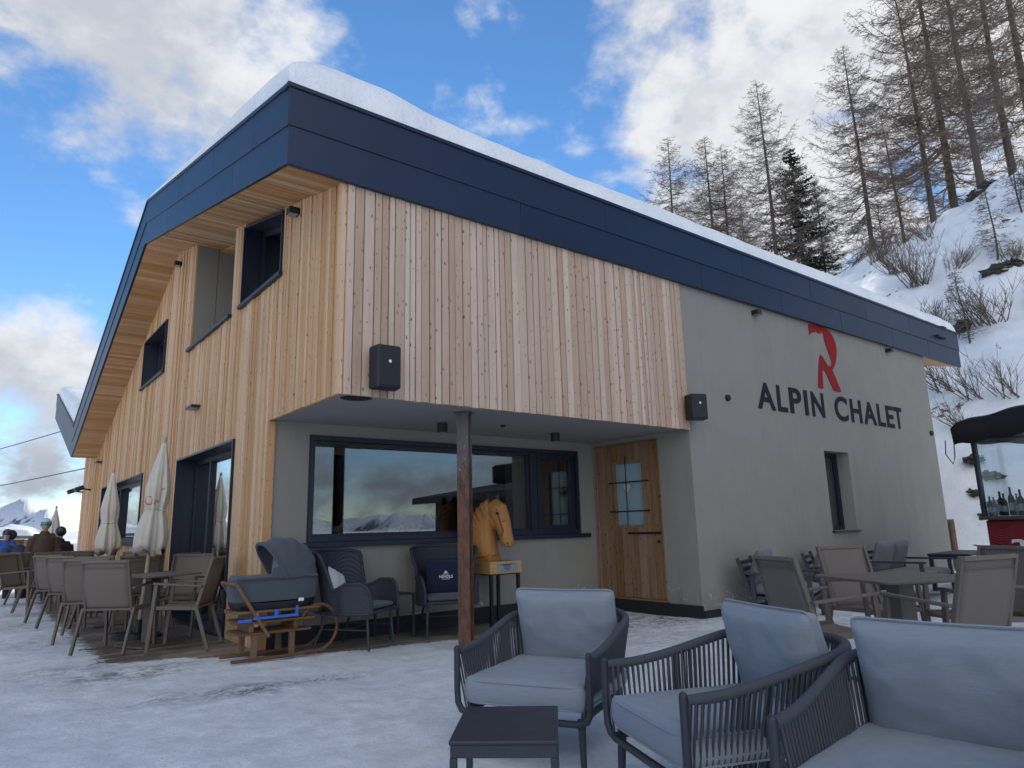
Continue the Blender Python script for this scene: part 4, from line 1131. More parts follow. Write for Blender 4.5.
# facing +y ; neck and head fused
mb.box(-.125, .125, -.21, .09, .0, .08)
mb.tube([(0, -.05, .05), (0, -.075, .25), (0, -.075, .42), (0, -.02, .58), (0, .05, .67)], [.165, .16, .15, .13, .10], 18, sy=1.0)
mb.box(-.10, .10, -.205, -.10, .15, .52)
mb.tube([(0, .06, .67), (0, .14, .60), (0, .20, .46), (0, .245, .32), (0, .265, .22), (0, .262, .165)], [.095, .122, .105, .084, .086, .064], 18)
mb.ball((0, .10, .49), .10, .10, .125)
for s in (-1, 1):
    mb.ball((s*.098, .19, .575), .032, .04, .024); mb.ball((s*.055, .30, .20), .03, .026, .032)
    mb.tube([(s*.05, .01, .65), (s*.06, .03, .72)], [.04, .02], 10)
    mb.tube([(s*.085, .17, .56), (s*.075, .25, .42), (s*.055, .285, .28)], [.026, .018, .018], 8)
mb.tube([(0, -.20, .30), (0, -.18, .50), (0, -.08, .66), (0, .03, .72), (0, .12, .69)], [.03, .04, .045, .04, .03], 10)
hb = mb.build('head', M['carved'], hr, remesh=.008)
mb = MB(); mb.cur = .3
for s in (-1, 1):
    for k in range(8):
        q = k/7; z0_ = .26+.40*q; y0_ = interp([(.26, -.215), (.5, -.20), (.62, -.12), (.66, -.06)], z0_)
        mb.tube([(s*.045, y0_, z0_+.03), (s*.115, y0_+.045, z0_-.02), (s*.140, y0_+.095, z0_-.09), (s*.135, y0_+.12, z0_-.16)], [.022, .026, .020, .006], 8)
mb.build('mane', M['carved'], hr, remesh=.008)
for s in (-1, 1):
    mb = MB(); mb.tube([(s*.06, .085, .72), (s*.075, .10, .765), (s*.068, .105, .82)], [.034, .044, .008], 10, sy=.7); mb.build('ear', M['navy'], hr, smooth=True)
    mb = MB(); mb.ball((s*.118, .212, .562), .014, .022, .018, 10, 7); mb.build('eye', M['black'], hr, smooth=True)
    mb = MB(); mb.ball((s*.072, .318, .205), .010, .010, .014, 8, 6); mb.build('nostril', M['black'], hr, smooth=True)
mb = MB(); mb.tube([(.02, .325, .172), (.05, .31, .172), (.072, .27, .19), (.083, .24, .225)], .0045, 6); mb.tube([(-.02, .325, .172), (-.05, .31, .172), (-.072, .27, .19), (-.083, .24, .225)], .0045, 6); mb.build('mouth', M['black'], hr)
for s in (-1, 1):
    mb = MB(); mb.tube([(s*.07, .10, .715), (s*.112, .20, .60), (s*.104, .235, .47), (s*.088, .27, .36), (s*.098, .245, .28)], .005, 6); mb.build('bridle_line', plain('dark_groove', (.09,.045,.02), .8), hr)
# ---------------------------------------------------------------- sled
sx0, sy0 = -.36, 1.14            # runners start here, run along +x ; nearer runner at sy0
sl_ = thing('wooden_sled', 'old wooden horn sled with curled runners standing under the pram top', 'sled', (-.07, 1.30, .03)); sl_.scale = (.92, .92, .98)
W2 = .19
def runner(y):
    pts = [(-.43, y, .02), (-.2, y, .018), (.1, y, .018), (.36, y, .03)]
    cx, cz, r = .40, .26, .235
    for k in range(0, 22):
        a = R_(-85 + k*12.0); rr = r*(1-.010*k); pts.append((cx+rr*math.cos(a)+.03, y, cz+rr*math.sin(a)*1.0))
    return pts
for y in (-W2, W2):
    mb = MB(); mb.cur = .3+y; mb.tube(runner(y), .0165, 8); mb.build('runner', M['oldwood'], sl_, smooth=True)
    for x in (-.22, .16): mb = MB(); mb.cur = random.random(); mb.box(x-.028, x+.028, y-.02, y+.02, .03, .235); mb.build('strut', M['oldwood'], sl_, bevel=.004)
for z, x0_, x1_, n_ in ((.235, -.38, .33, 4), (.335, -.40, .40, 3), (.43, -.42, .42, 4)):
    mb = MB()
    for k in range(n_):
        y = lerp(-.18, .18, k/(n_-1)); mb.cur = random.random(); mb.box(x0_+random.uniform(-.03, .03), x1_+random.uniform(-.03, .03), y-.042, y+.042, z, z+.022)
    mb.build('slat_deck', M['oldwood'], sl_, bevel=.003)
for x in (-.25, .20):
    for z in (.257, .357): mb = MB(); mb.cur = random.random(); mb.box(x-.022, x+.022, -.19, .19, z+.002, z+.074); mb.build('cross_bar', M['oldwood'], sl_, bevel=.003)
for y in (-W2-.045, W2+.03):
    mb = MB(); mb.cur = .7; mb.bar((-.09, y, .21), (-.44, y, .71), .030, .045, (0, 1, 0)); mb.build('handle', M['oldwood'], sl_, bevel=.006)
mb = MB(); mb.cur = .6; mb.tube([(-.44, -W2-.045, .70), (-.44, W2+.03, .70)], .016, 8); mb.build('cross_handle', M['oldwood'], sl_, smooth=True)
mb = MB(); mb.tube([(.30, -.15, .43), (.42, -.17, .37), (.60, -.19, .29)], .004, 5); mb.build('wire', M['anth'], sl_)
# blue strap
st_ = tag(None or (lambda: (lambda b: (b.box(-.26, .20, -.262, -.255, .378, .400), b.box(-.05, -.015, -.265, -.254, .400, .45), b.box(.165, .19, -.265, -.254, .400, .475), b.box(-.40, -.27, -.25, -.244, .36, .385), b.build('lashing_strap', M['strap'], None))[-1])(MB()))(), 'bright blue lashing strap tied round the wooden sled', 'strap')
st_.location = (-.07, 1.30, .03); st_.scale = (.92, .92, .98)
# pram top
pm = thing('pram_carrycot', 'slate blue pram carrycot with raised hood lying on the wooden sled', 'carrycot', (-.06, 1.30, .475))
def tub(z0_, z1_, n_, prof, lx, ly, mb, close=True):
    rows = []
    for i in range(n_+1):
        q = i/n_; k = interp(prof, q); row = []
        for j in range(40):
            a = 2*PI*j/40; ca, sa = math.cos(a), math.sin(a)
            ex = .62
            x = lx*k*math.copysign(abs(ca)**ex, ca); y = ly*k*math.copysign(abs(sa)**ex, sa)
            row.append((x, y, lerp(z0_, z1_, q) + (.012*math.cos(2*a) if i == n_ else 0)))
        rows.append(row)
    vs = [p for r in rows for p in r]; fs = []
    for i in range(n_):
        for j in range(40): l = (j+1) % 40; fs.append((i*40+j, i*40+l, (i+1)*40+l, (i+1)*40+j))
    fs.append(tuple(range(39, -1, -1)))
    if close: fs.append(tuple(n_*40+j for j in range(40)))
    mb.add(vs, fs)
mb = MB(); tub(.0, .075, 3, [(0, .88), (.6, .95), (1, .96)], .41, .22, mb); mb.build('base_shell', M['black'], pm, smooth=True)
mb = MB(); tub(.076, .27, 6, [(0, .97), (.4, 1.0), (.85, 1.01), (1, .985)], .41, .22, mb); mb.build('body', M['pram'], pm, smooth=True)
mb = MB(); tub(.262, .30, 3, [(0, 1.0), (.5, 1.0), (1, .93)], .405, .222, mb)
mb.tube([(-.40, -.20, .285), (-.20, -.228, .290), (.1, -.229, .290), (.36, -.20, .285)], .012, 6); mb.build('apron', M['pram'], pm, smooth=True)
def hood(u, v):
    # v along the fan (front edge -> back), u across
    ang = lerp(R_(122), R_(2), v); r = .36 + .018*math.cos(v*5*2*PI)*.5 - .03*sstep(.7, 1, v)
    a = (u-.5)*PI; w = .232
    c = math.cos(a); s = math.sin(a)
    cx = .055; base = .275
    rr = r*max(c, 0)**.55
    return (cx + rr*math.cos(ang), w*math.copysign(abs(s)**.8, s), base + rr*math.sin(ang)*1.02)
mb = MB(); mb.grid(24, 40, hood); mb.build('hood', M['pram'], pm, smooth=True, ang=180, solid=.012)
mb = MB(); mb.tube([hood(i/30, 0) for i in range(31)], .017, 8); mb.build('hood_rim', M['pram'], pm, smooth=True)
mb = MB(); mb.grid(16, 6, lambda u, v: tuple(Vector(hood(u, .30)).lerp(Vector((.085, 0, .32)), v*.96))); mb.build('lining', M['pram_lining'], pm, smooth=True)
mb = MB(); mb.prism([(-.10, .29), (.10, .285), (.03, .40), (-.08, .37)], lambda u, v, d: (u, d, v), -.236, -.226); mb.build('side_flap', M['pram'], pm)
mb = MB(); mb.box(.17, .22, -.232, -.222, .055, .085); mb.build('buckle', M['white'], pm, bevel=.003)

# ---------------------------------------------------------------- things fixed on the building
def speaker(label, loc, rz, w, h, d, group):
    t = thing('loudspeaker', label, 'loudspeaker', loc, rz, group)
    mb = MB()
    poly = [(-w/2, 0), (-w*.42, -d), (w*.42, -d), (w/2, 0)]
    mb.prism(poly, lambda u, v, q: (u, v, q), -h/2, h/2); mb.build('cabinet', M['black'], t, bevel=.022)
    mb = MB(); mb.box(-w*.37, w*.37, -d-.008, -d+.004, -h*.45, h*.45); mb.build('grille', plain('speaker_mesh', (.016,.018,.024), .6, 0, 500, .5, .6, .4, .002), t, bevel=.006)
    mb = MB(); mb.box(-.012, .012, -d-.011, -d-.0085, .03, .055); mb.build('badge', M['white'], t)
    mb = MB(); mb.box(-.05, .05, .0, .10, -.06, .06); mb.build('bracket', M['black'], t)
    return t
GS = 'black loudspeakers on the chalet front'
speaker('black loudspeaker on the pale boards above the recess', (.345, -.10, 2.575), R_(-3), .27, .39, .16, GS)
speaker('black loudspeaker where the boards meet the grey plaster', (4.775, -.10, 2.60), R_(-24), .26, .33, .17, GS)
def spot(label, loc, rz, group, cat='lamp'):
    t = thing('wall_lamp', label, cat, loc, rz, group)
    mb = MB(); mb.box(-.055, .055, -.11, 0, -.035, .035); mb.build('lamp_body', M['black'], t, bevel=.006)
    mb = MB(); mb.box(-.045, .045, -.10, -.02, -.043, -.0355); mb.build('lens', plain('frosted_lens', (.25,.25,.25), .3), t); return t
GL_ = 'small black wall lamps on the chalet'
spot('small black lamp right of the upper right window on the gable', (-.03, 1.116, 4.46), R_(-90), GL_)
spot('small black lamp under the gable peak beside the balcony niche', (-.03, 6.45, 5.62), R_(-90), GL_)
spot('small black lamp high on the plaster left of the red emblem', (6.52, .0, 4.20), 0, GL_)
spot('small black lamp high on the plaster right of the red emblem', (10.84, .0, 4.22), 0, GL_)
def flatlamp(label, loc, rz):
    t = thing('wall_lamp', label, 'lamp', loc, rz, 'flat black wall lamps on the gable')
    mb = MB(); mb.box(-.16, .16, -.12, 0, -.018, .022); mb.build('lamp_body', M['black'], t, bevel=.006)
    mb = MB(); mb.box(-.14, .14, -.11, -.02, -.024, -.0185); mb.build('lens', plain('frosted_lens', (.25,.25,.25), .3), t)
flatlamp('flat black lamp above the terrace door on the gable', (-.034, 4.74, 2.92), R_(-90))
flatlamp('flat black lamp at the far end of the gable under the eaves', (-.034, 13.4, 2.90), R_(-90))
for lab, y, z in (('left of the two black floodlights on the far gable end', 16.2, 2.35), ('right of the two black floodlights on the far gable end', 14.7, 2.33)):
    t = thing('floodlight', lab, 'floodlight', (-.03, y, z), R_(-90), 'floodlights on the far gable end')
    mb = MB(); mb.tube([(0, 0, 0), (0, -.16, .02)], .02, 8); mb.build('arm', M['black'], t)
    mb = MB(); T = Matrix.Translation((0, -.26, .02)) @ Matrix.Rotation(R_(22), 4, 'X'); mb.box(-.13, .13, -.10, .10, -.05, .06, T); mb.build('housing', M['black'], t, bevel=.02)
def dome(name, lab, cat, loc, r, ax_, h):
    mb = MB(); prof = [(r, 0), (r, h*.4), (r*.8, h*.85), (r*.3, h)]
    mb.lathe(prof, 20); o = mb.build(name, M['black'], None, smooth=True); o.location = loc; o.rotation_euler = ax_; return tag(o, lab, cat)
dome('camera_dome', 'small dark round cap on the plaster right of the corner speaker', 'sensor', (5.667, 0, 2.836), .045, (R_(90), 0, 0), .05)
dome('vent_cap', 'small dark cap near the far edge of the plaster wall', 'vent', (12.30, 0, 2.76), .05, (R_(90), 0, 0), .05)
dome('ceiling_speaker', 'flat black disc set in the recess ceiling near the corner', 'ceiling lamp', (.235, .175, HS+.012), .16, (PI, 0, 0), .02)
for lab, x, y in (('black cylinder downlight left of the steel post', 1.73, 1.09), ('black cylinder downlight right of the steel post', 3.48, 1.13)):
    t = thing('downlight', lab, 'ceiling lamp', (x, y, HS), 0, 'cylinder downlights in the recess')
    mb = MB(); mb.lathe([(.058, -.11), (.058, .012)], 24); mb.build('housing', M['black'], t, smooth=True, ang=30)
    mb = MB(); mb.lathe([(.045, -.114), (.045, -.1105)], 20); mb.build('lens', plain('frosted_lens', (.25,.25,.25), .3), t)
mb = MB(); mb.lathe([(.012, -.03), (.03, -.025), (.03, .0), (.045, .012)], 16); o = mb.build('smoke_sensor', M['black'], None, smooth=True); o.location = (2.44, .88, HS); tag(o, 'tiny dark sensor on the recess ceiling between the downlights', 'sensor')

# ---------------------------------------------------------------- sign: emblem and lettering
sg = thing('wall_sign', 'red R shaped emblem over the dark letters on the plaster wall', 'sign', (8.7, -.002, 2.95))
EMB = [(8.072,4.285),(8.239,4.305),(8.414,4.318),(8.55,4.315),(8.661,4.300),(8.76,4.262),(8.831,4.207),(8.885,4.134),(8.911,4.057),(8.917,3.972),(8.898,3.891),(8.865,3.805),(8.83,3.739),(8.767,3.664),(8.686,3.594),(8.8,3.42),(8.908,3.244),(8.782,3.235),(8.667,3.237),(8.55,3.389),(8.451,3.532),(8.413,3.558),(8.355,3.547),(8.337,3.382),(8.324,3.244),(8.243,3.236),(8.159,3.24),(8.214,3.465),(8.285,3.703),(8.319,3.773),(8.359,3.818),(8.416,3.792),(8.483,3.728),(8.556,3.661),(8.609,3.644),(8.664,3.665),(8.699,3.706),(8.693,3.762),(8.65,3.85),(8.61,3.929),(8.571,4.008),(8.545,4.088),(8.532,4.171),(8.52,4.225),(8.457,4.199),(8.408,4.179),(8.361,4.189),(8.301,4.195),(8.216,4.172),(8.159,4.163),(8.062,4.110)]
EMB = [(max(x, 8.075) if z > 4 else x, z) for x, z in EMB]
mb = MB(); mb.prism([(u-8.7, v-2.95) for u, v in EMB], lambda u, v, d: (u, d, v), -.009, -.003); mb.build('emblem', M['emblem'], sg)
LET = [('A',6.40,6.86),('L',6.92,7.19),('P',7.26,7.60),('I',7.685,7.785),('N',7.90,8.28),('C',8.62,9.05),('H',9.15,9.53),('A',9.60,10.06),('L',10.12,10.40),('E',10.46,10.75),('T',10.78,11.10)]
for ch_, a, b in LET:
    o = text_part('letter', ch_, M['letter'], None, 1.0, Matrix.Identity(4), 0.0, .012)
    me = o.data; xs_ = [v.co.x for v in me.vertices]; ys_ = [v.co.y for v in me.vertices]
    mnx, mxx, mny, mxy = min(xs_), max(xs_), min(ys_), max(ys_)
    bpy.data.objects.remove(o)
    o = text_part('letter', ch_, M['letter'], None, 1.0, Matrix.Identity(4), .003, .022)
    me = o.data; zt_, zl_ = 3.155, 2.755
    if ch_ == 'C': zt_ += .008; zl_ -= .008
    xs_ = [v.co.x for v in me.vertices]; ys_ = [v.co.y for v in me.vertices]; mnx, mxx, mny, mxy = min(xs_), max(xs_), min(ys_), max(ys_)
    for v in me.vertices:
        u = lerp(a, b, (v.co.x-mnx)/(mxx-mnx)); w = lerp(zl_, zt_, (v.co.y-mny)/(mxy-mny))
        v.co = (u-8.7, -.007-v.co.z, w-2.95)
    me.update(); o.parent = sg

# ---------------------------------------------------------------- low lounge seats along the plaster wall
def wall_seat(name, label, loc, rz, wide, group):
    t = thing(name, label, 'armchair' if wide < 1 else 'sofa', loc, rz, group)   # faces +y
    w = wide/2
    for s in (-1, 1):
        mb = MB(); x = s*(w-.02)
        mb.bar((x, .36, 0), (x, .34, .52), .045, .05, (0, 1, 0)); mb.bar((x, -.30, 0), (x, -.30, .52), .045, .05, (0, 1, 0)); mb.bar((x, -.36, .535), (x, .40, .535), .07, .03); mb.build('arm_frame', M['anth'], t, bevel=.004)
    mb = MB(); mb.box(-w+.03, w-.03, -.33, .36, .23, .27)
    for k in range(5): z = .34+k*.08; mb.bar((-w+.03, -.34-.03*k, z), (w-.03, -.34-.03*k, z), .03, .045)
    for s in (-1, 1): mb.bar((s*(w-.04), -.33, .27), (s*(w-.04), -.47, .72), .04, .04, (0, 1, 0))
    mb.build('seat_frame', M['anth'], t, bevel=.003)
    nc = 1 if wide < 1 else 2; cw = (wide-.12)/nc
    for k in range(nc):
        cx = (k-(nc-1)/2)*cw
        mb = MB(); cushion_mesh(mb, cw-.01, .66, .14, .7, 12, .015, .006, k, Matrix.Translation((cx, .02, .345))); mb.build('seat_cushion', M['cushion_dark2'], t, smooth=True, ang=180)
        mb = MB(); cushion_mesh(mb, cw-.02, .42, .15, .5, 12, .03, .01, k+3, Matrix.Translation((cx, -.27, .60)) @ Matrix.Rotation(R_(-18), 4, 'X') @ Matrix.Rotation(R_(90), 4, 'X')); mb.build('back_cushion', M['cushion_dark2'], t, smooth=True, ang=180)
    return t
M['cushion_dark2'] = cloth('charcoal_lounge_fabric', (.155,.155,.165))
GWL = 'low dark lounge seats along the plaster wall'
wall_seat('low_armchair', 'dark low lounge armchair with grey cushions nearest the plaster wall corner', (5.62, -.62, .0), face(.35, -.93), .74, GWL)
wall_seat('low_armchair', 'dark low lounge armchair behind the middle taupe chair at the wall', (7.05, -.66, .0), face(.35, -.93), .74, GWL)
wall_seat('lounge_sofa', 'dark two cushion lounge sofa below the small wall window', (8.75, -.80, .0), face(.1, -1), 1.36, GWL)
t = thing('slatted_bench', 'dark slatted bench top right of the two cushion sofa', 'bench', (10.5, -.9, 0), R_(4))
mb = MB()
for k in range(4): mb.box(-.75, .75, -.3+k*.155, -.3+k*.155+.135, .555, .585)
mb.build('seat', M['anth'], t, bevel=.004)
for x in (-.68, .68):
    mb = MB(); mb.box(x-.03, x+.03, -.28, .30, .50, .554); mb.box(x-.03, x+.03, -.28, -.22, 0, .499); mb.box(x-.03, x+.03, .24, .30, 0, .499); mb.build('leg', M['anth'], t, bevel=.003)
t = thing('framed_board', 'dark panel in a wooden frame standing beyond the far wall corner', 'board', (13.16, .36, 0), R_(60))
mb = MB(); mb.box(-.30, -.25, -.03, .03, 0, 1.10); mb.box(.25, .30, -.03, .03, 0, 1.10); mb.box(-.25, .25, -.03, .03, 1.04, 1.10); mb.box(-.25, .25, -.03, .03, .10, .16); mb.build('frame', M['oldwood'], t, bevel=.004)
mb = MB(); mb.box(-.249, .249, -.012, .012, .161, 1.039); mb.build('panel', M['black'], t)

# ---------------------------------------------------------------- red bar kiosk
kx, ky = 8.83, -1.76; kd = Vector((-.5, -.87, 0)).normalized(); kn = Vector((.87, -.5, 0)).normalized()   # kd along the front, kn away from it
ka = math.atan2(kd.y, kd.x)
kk = thing('bar_kiosk', 'red bar kiosk with glazed upper half and black canopy at the right edge', 'kiosk', (kx, ky, 0), ka)     # local x along the front, local y = left normal
# local +y = rotate kd by 90 deg: (-kd.y, kd.x) = (.87,-.5) = kn
L_, Dp = 2.6, 1.7
mb = MB(); mb.box(.05, L_, .05, Dp, .16, 1.10); mb.build('body', M['red'], kk, bevel=.03)
mb = MB(); mb.box(.0, L_, .0, Dp, 1.10, 1.15); mb.build('counter', plain('grey_ledge', (.10,.10,.11), .4, .3), kk, bevel=.006)
mb = MB(); mb.box(.04, L_, .04, Dp, .0, .16); mb.build('base', M['black'], kk)
for x, y in ((.03, .03), (.95, .03), (1.9, .03), (.03, Dp-.06), (1.3, Dp-.06)):
    mb = MB(); mb.box(x, x+.055, y, y+.055, 1.15, 2.35); mb.build('post', M['anth'], kk, bevel=.004)
for x0_, x1_ in ((.09, .945), (1.01, 1.895)):
    mb = MB(); mb.box(x0_, x1_, .05, .06, 1.152, 2.33); mb.build('pane', M['clear'], kk)
mb = MB(); mb.box(.045, .055, .09, Dp-.07, 1.152, 2.33); mb.build('pane', M['clear'], kk)
mb = MB(); mb.cur = .5
mb.box(.0, L_, .0, Dp, 2.28, 2.40)
# canopy: sagging black cover with a deep valance
def can(u, v):
    x = lerp(-.03, L_+.1, u); y = lerp(-.20, Dp+.2, v)
    return (x, y, 2.50 + .12*u + .012*math.sin(u*23) + .10*sstep(0, .5, v) - .05*sstep(.04, 0, v) - .05*sstep(.04, 0, u))
top_ = MB(); top_.grid(30, 14, can)
bt = []
for i in range(31): bt.append((can(i/30, 0), (can(i/30, 0)[0], can(i/30, 0)[1]+.02, 2.17+.015*math.sin(i*1.1))))
n0 = len(top_.v); top_.add([p for pr in bt for p in pr], [(2*i, 2*i+1, 2*i+3, 2*i+2) for i in range(30)])
bt = [(can(0, j/14), (can(0, j/14)[0]+.02, can(0, j/14)[1], 2.18+.015*math.sin(j*1.4))) for j in range(15)]
top_.add([p for pr in bt for p in pr], [(2*i, 2*i+2, 2*i+3, 2*i+1) for i in range(14)])
mb.build('ceiling', M['black'], kk)
top_.build('canopy', plain('black_awning_cloth', (.012,.013,.016), .7, 0, 20, .3, .4), kk, smooth=True, solid=.012)
mb = MB(); mb.tube([(-.16, -.2, 2.25), (-.18, -.21, 2.05), (-.10, -.18, 1.9), (-.06, -.17, 2.0), (-.05, -.16, 2.22)], .008, 5); mb.build('cord', M['black'], kk)
# white emblem on the red front, same shape as on the wall
ex, ez, es = .56, .52, .30
mb = MB(); mb.prism([((u-8.49)*es*.9+ex, (v-3.236)*es+ez) for u, v in EMB], lambda u, v, d: (u, d, v), .040, .0495); mb.build('emblem', M['white'], kk)
mb = MB()
for k in range(9):
    mb.tube([(.10+.42*q, .0475, 1.06 - .035*k - .10*math.sin(q*PI*.9 + k*.12)) for q in [i/12 for i in range(13)]], .0035, 4)
mb.build('line_pattern', plain('faint_red_print', (.30,.05,.06), .4), kk)
# bottles on the ledge inside
def bottle(label, x, y, h, r, mat, first=[None]):
    o = thing('bottle', label, 'bottle', tuple(Vector((kx, ky, 1.152)) + kd*x + kn*y), 0, 'bottles behind the kiosk glass')
    mb = MB(); mb.lathe([(r*.9, 0), (r, .01), (r, h*.58), (r*.8, h*.66), (r*.36, h*.76), (r*.32, h*.95), (r*.38, h*.96), (r*.38, h)], 14); mb.build('body', mat, o, smooth=True, ang=50)
    mb = MB(); mb.lathe([(r*1.02, h*.18), (r*1.02, h*.45)], 14); mb.build('label', plain('bottle_label', (.35,.35,.36), .6), o, smooth=True, ang=30)
dg1 = plain('dark_bottle_glass', (.012,.014,.014), .15, 0, 8, .2, 0); dg2 = plain('brown_bottle_glass', (.045,.02,.01), .15, 0, 8, .2, 0); dg3 = plain('clear_bottle_glass', (.16,.18,.19), .12, 0, 8, .2, 0)
BT = [('short dark bottle at the left end of the kiosk ledge', .13, .10, .27, .038, dg1), ('second bottle from the left in the kiosk, pale', .20, .10, .26, .035, dg3), ('third bottle from the left in the kiosk, dark and taller', .28, .13, .33, .04, dg1), ('fourth bottle from the left in the kiosk, brown', .37, .10, .30, .038, dg2), ('tall dark bottle beside the kiosk window post', .46, .13, .38, .04, dg1), ('pale bottle right of the tall dark one in the kiosk', .55, .13, .29, .036, dg3), ('brown bottle near the right picture edge in the kiosk', .64, .10, .34, .04, dg2), ('dark bottle closest to the right picture edge in the kiosk', .74, .10, .31, .04, dg1)]
for b_ in BT: bottle(*b_)

# ---------------------------------------------------------------- people at the far end of the terrace
skin = plain('skin', (.45,.26,.19), .55, 0, 20, .08, .05)
def person(label, loc, rz, hgt, jacket, trousers, helmet, goggles=None, pose='stand', band=None):
    t = thing('person', label, 'person', loc, rz); s = hgt/1.75
    V = lambda x, y, z: (x*s, y*s, z*s)
    lean = .0; hipz = .92; sit = pose == 'sit'
    hz = .50 if sit else .92
    ly = {'stand': 0, 'sit': .06, 'bend': .32}[pose]
    sh = hz + (.50 if pose != 'bend' else .40)
    # body: one continuous surface
    mb = MB()
    mb.tube([V(0, 0, hz-.06), V(0, ly*.2, hz+.12), V(0, ly*.6, hz+.32), V(0, ly, sh-.02), V(0, ly*1.05, sh+.08)], [.14*s, .125*s, .145*s, .11*s, .055*s], 14)
    hd = (0, ly*1.15+.02, sh+.235)
    mb.ball(V(*hd), .078*s, .095*s, .118*s); mb.ball(V(0, hd[1]+.095, hd[2]-.01), .014*s, .022*s, .022*s); mb.tube([V(0, ly*1.05, sh), V(*hd)], .052*s, 10)
    for e in (-1, 1): mb.ball(V(e*.08, hd[1]-.005, hd[2]), .012*s, .02*s, .03*s, 8, 6)
    legs = []
    for e in (-1, 1):
        hip = V(e*.09, 0, hz); kn_ = V(e*.11, .42 if sit else .03, .50 if sit else .49); an = V(e*.11, .40 if sit else -.01, .08); toe = V(e*.13, .56 if sit else .15, .04)
        mb.tube([hip, kn_, an], [.085*s, .058*s, .04*s], 10); mb.tube([an, toe], [.045*s, .035*s], 8); legs.append((hip, kn_, an, toe))
    arms = []
    for e in (-1, 1):
        a0 = V(e*.19, ly, sh-.03); a1 = V(e*.27, ly+.02, sh-.32); a2 = V(e*.20, ly+.24, sh-.40)
        mb.tube([a0, a1, a2], [.055*s, .043*s, .032*s], 10)
        d = Vector(a2)-Vector(a1); d.normalize(); h0 = Vector(a2)+d*.03*s
        mb.ball(h0+d*.03*s, .035*s, .05*s, .022*s)
        for k in range(4):
            o_ = Vector(((k-1.5)*.018*s, 0, 0)); q = h0+d*.06*s+o_; mb.tube([q, q+d*.05*s+Vector((0, 0, -.01*s)), q+d*.075*s+Vector((0, 0, -.035*s))], .0085*s, 6)
        q = h0+Vector((-e*.035*s, 0, 0)); mb.tube([q, q+d*.045*s+Vector((-e*.012*s, 0, .01*s))], .010*s, 6)
        arms.append((a0, a1, a2))
    b = mb.build('body', skin, t, remesh=.014)
    # clothing
    mb = MB()
    mb.tube([V(0, -.01, hz-.14), V(0, ly*.1, hz), V(0, ly*.5, hz+.22), V(0, ly*.95, sh-.05), V(0, ly*1.02, sh+.05)], [.20*s, .195*s, .205*s, .185*s, .085*s], 16, sy=1.0)
    for v_i in range(len(mb.v)): x, y, z = mb.v[v_i]; mb.v[v_i] = (x*1.08, y*.78, z)
    for a0, a1, a2 in arms: mb.tube([Vector(a0)*1.0, a1, a2], [.092*s, .072*s, .055*s], 10)
    mb.tube([V(-.2, ly, sh-.02), V(.2, ly, sh-.02)], .085*s, 10)
    mb.tube([V(0, ly*1.03, sh+.02), V(0, ly*1.08+.01, sh+.115)], [.10*s, .078*s], 12)
    mb.build('jacket', plain(jacket[0], jacket[1], .75, 0, 60, .15, .4), b, remesh=.016)
    mb = MB()
    for hip, kn_, an, toe in legs:
        mb.tube([Vector(hip)+Vector((0, 0, .02)), kn_, Vector(an)+Vector((0, 0, .02*s))], [.115*s, .085*s, .075*s], 10)
    mb.ball(V(0, 0, hz-.02), .17*s, .13*s, .11*s)
    mb.build('trousers', plain('dark_ski_trousers', trousers, .8, 0, 60, .15, .3), b, remesh=.016)
    for hip, kn_, an, toe in legs:
        mb = MB(); mb.tube([Vector(an)+Vector((0, 0, .12*s)), Vector(an)+Vector((0, 0, -.02*s))], .062*s, 10); mb.tube([Vector(an)+Vector((0, -.03*s, -.02*s)), Vector(toe)], [.06*s, .045*s], 10); mb.build('boot', M['black'], b, smooth=True)
    if band:
        mb = MB(); q = .26; r = .207*s
        mb.tube([(r*1.08*math.cos(a), r*.78*math.sin(a)+ly*.5*s, (hz+.20)*s) for a in [2*PI*k/24 for k in range(24)]], .035*s, 6, closed=True); mb.build('jacket_band', plain('white_jacket_band', band, .7), b, smooth=True)
    if helmet:
        mb = MB(); T = Matrix.Identity(4)
        for i in range(9):
            pass
        mb.ball(V(hd[0], hd[1]-.012, hd[2]+.035), .103*s, .118*s, .112*s, 18, 12)
        keep = [f for f in mb.f if sum(mb.v[i][2] for i in f)/len(f) > (hd[2]+.005)*s or (sum(mb.v[i][1] for i in f)/len(f) < (hd[1]+.02)*s and sum(mb.v[i][2] for i in f)/len(f) > (hd[2]-.06)*s)]
        mb.f = keep; mb.r = mb.r[:len(keep)]
        mb.build('helmet', plain('ski_helmet', helmet, .3), b, smooth=True, ang=180, solid=.01)
    if goggles:
        mb = MB(); mb.grid(12, 4, lambda u, v: V(.105*math.sin((u-.5)*2.4), hd[1]-.005+.125*math.cos((u-.5)*2.4), hd[2]+.005+v*.065)); mb.build('goggles', plain('mirrored_goggles', goggles, .12, .4, 8, .2, 0), b, smooth=True, solid=.012)
    return t
person('person in a brown ski jacket with white helmet and blue goggles, facing the camera', (-1.15, 11.5, -.14), R_(186), 1.66, ('brown_jacket', (.060,.040,.030)), (.03,.03,.035), (.55,.56,.58), (.02,.28,.36))
person('person in a blue jacket with a pale band and dark helmet at the left edge', (-1.74, 12.0, -.05), R_(165), 1.38, ('blue_jacket', (.018,.07,.30)), (.015,.016,.02), (.03,.032,.04), None, 'stand', (.45,.42,.40))
person('person in a dark blue jacket bending forward behind the brown jacket', (-1.38, 11.9, -.22), R_(60), 1.62, ('navy_jacket', (.022,.035,.085)), (.02,.02,.025), (.02,.03,.06), None, 'bend')
person('person in a black jacket seated with their back to us near the gable end', (-.80, 12.0, .10), R_(20), 1.66, ('black_jacket', (.012,.014,.022)), (.015,.015,.02), (.02,.02,.025), None, 'sit')

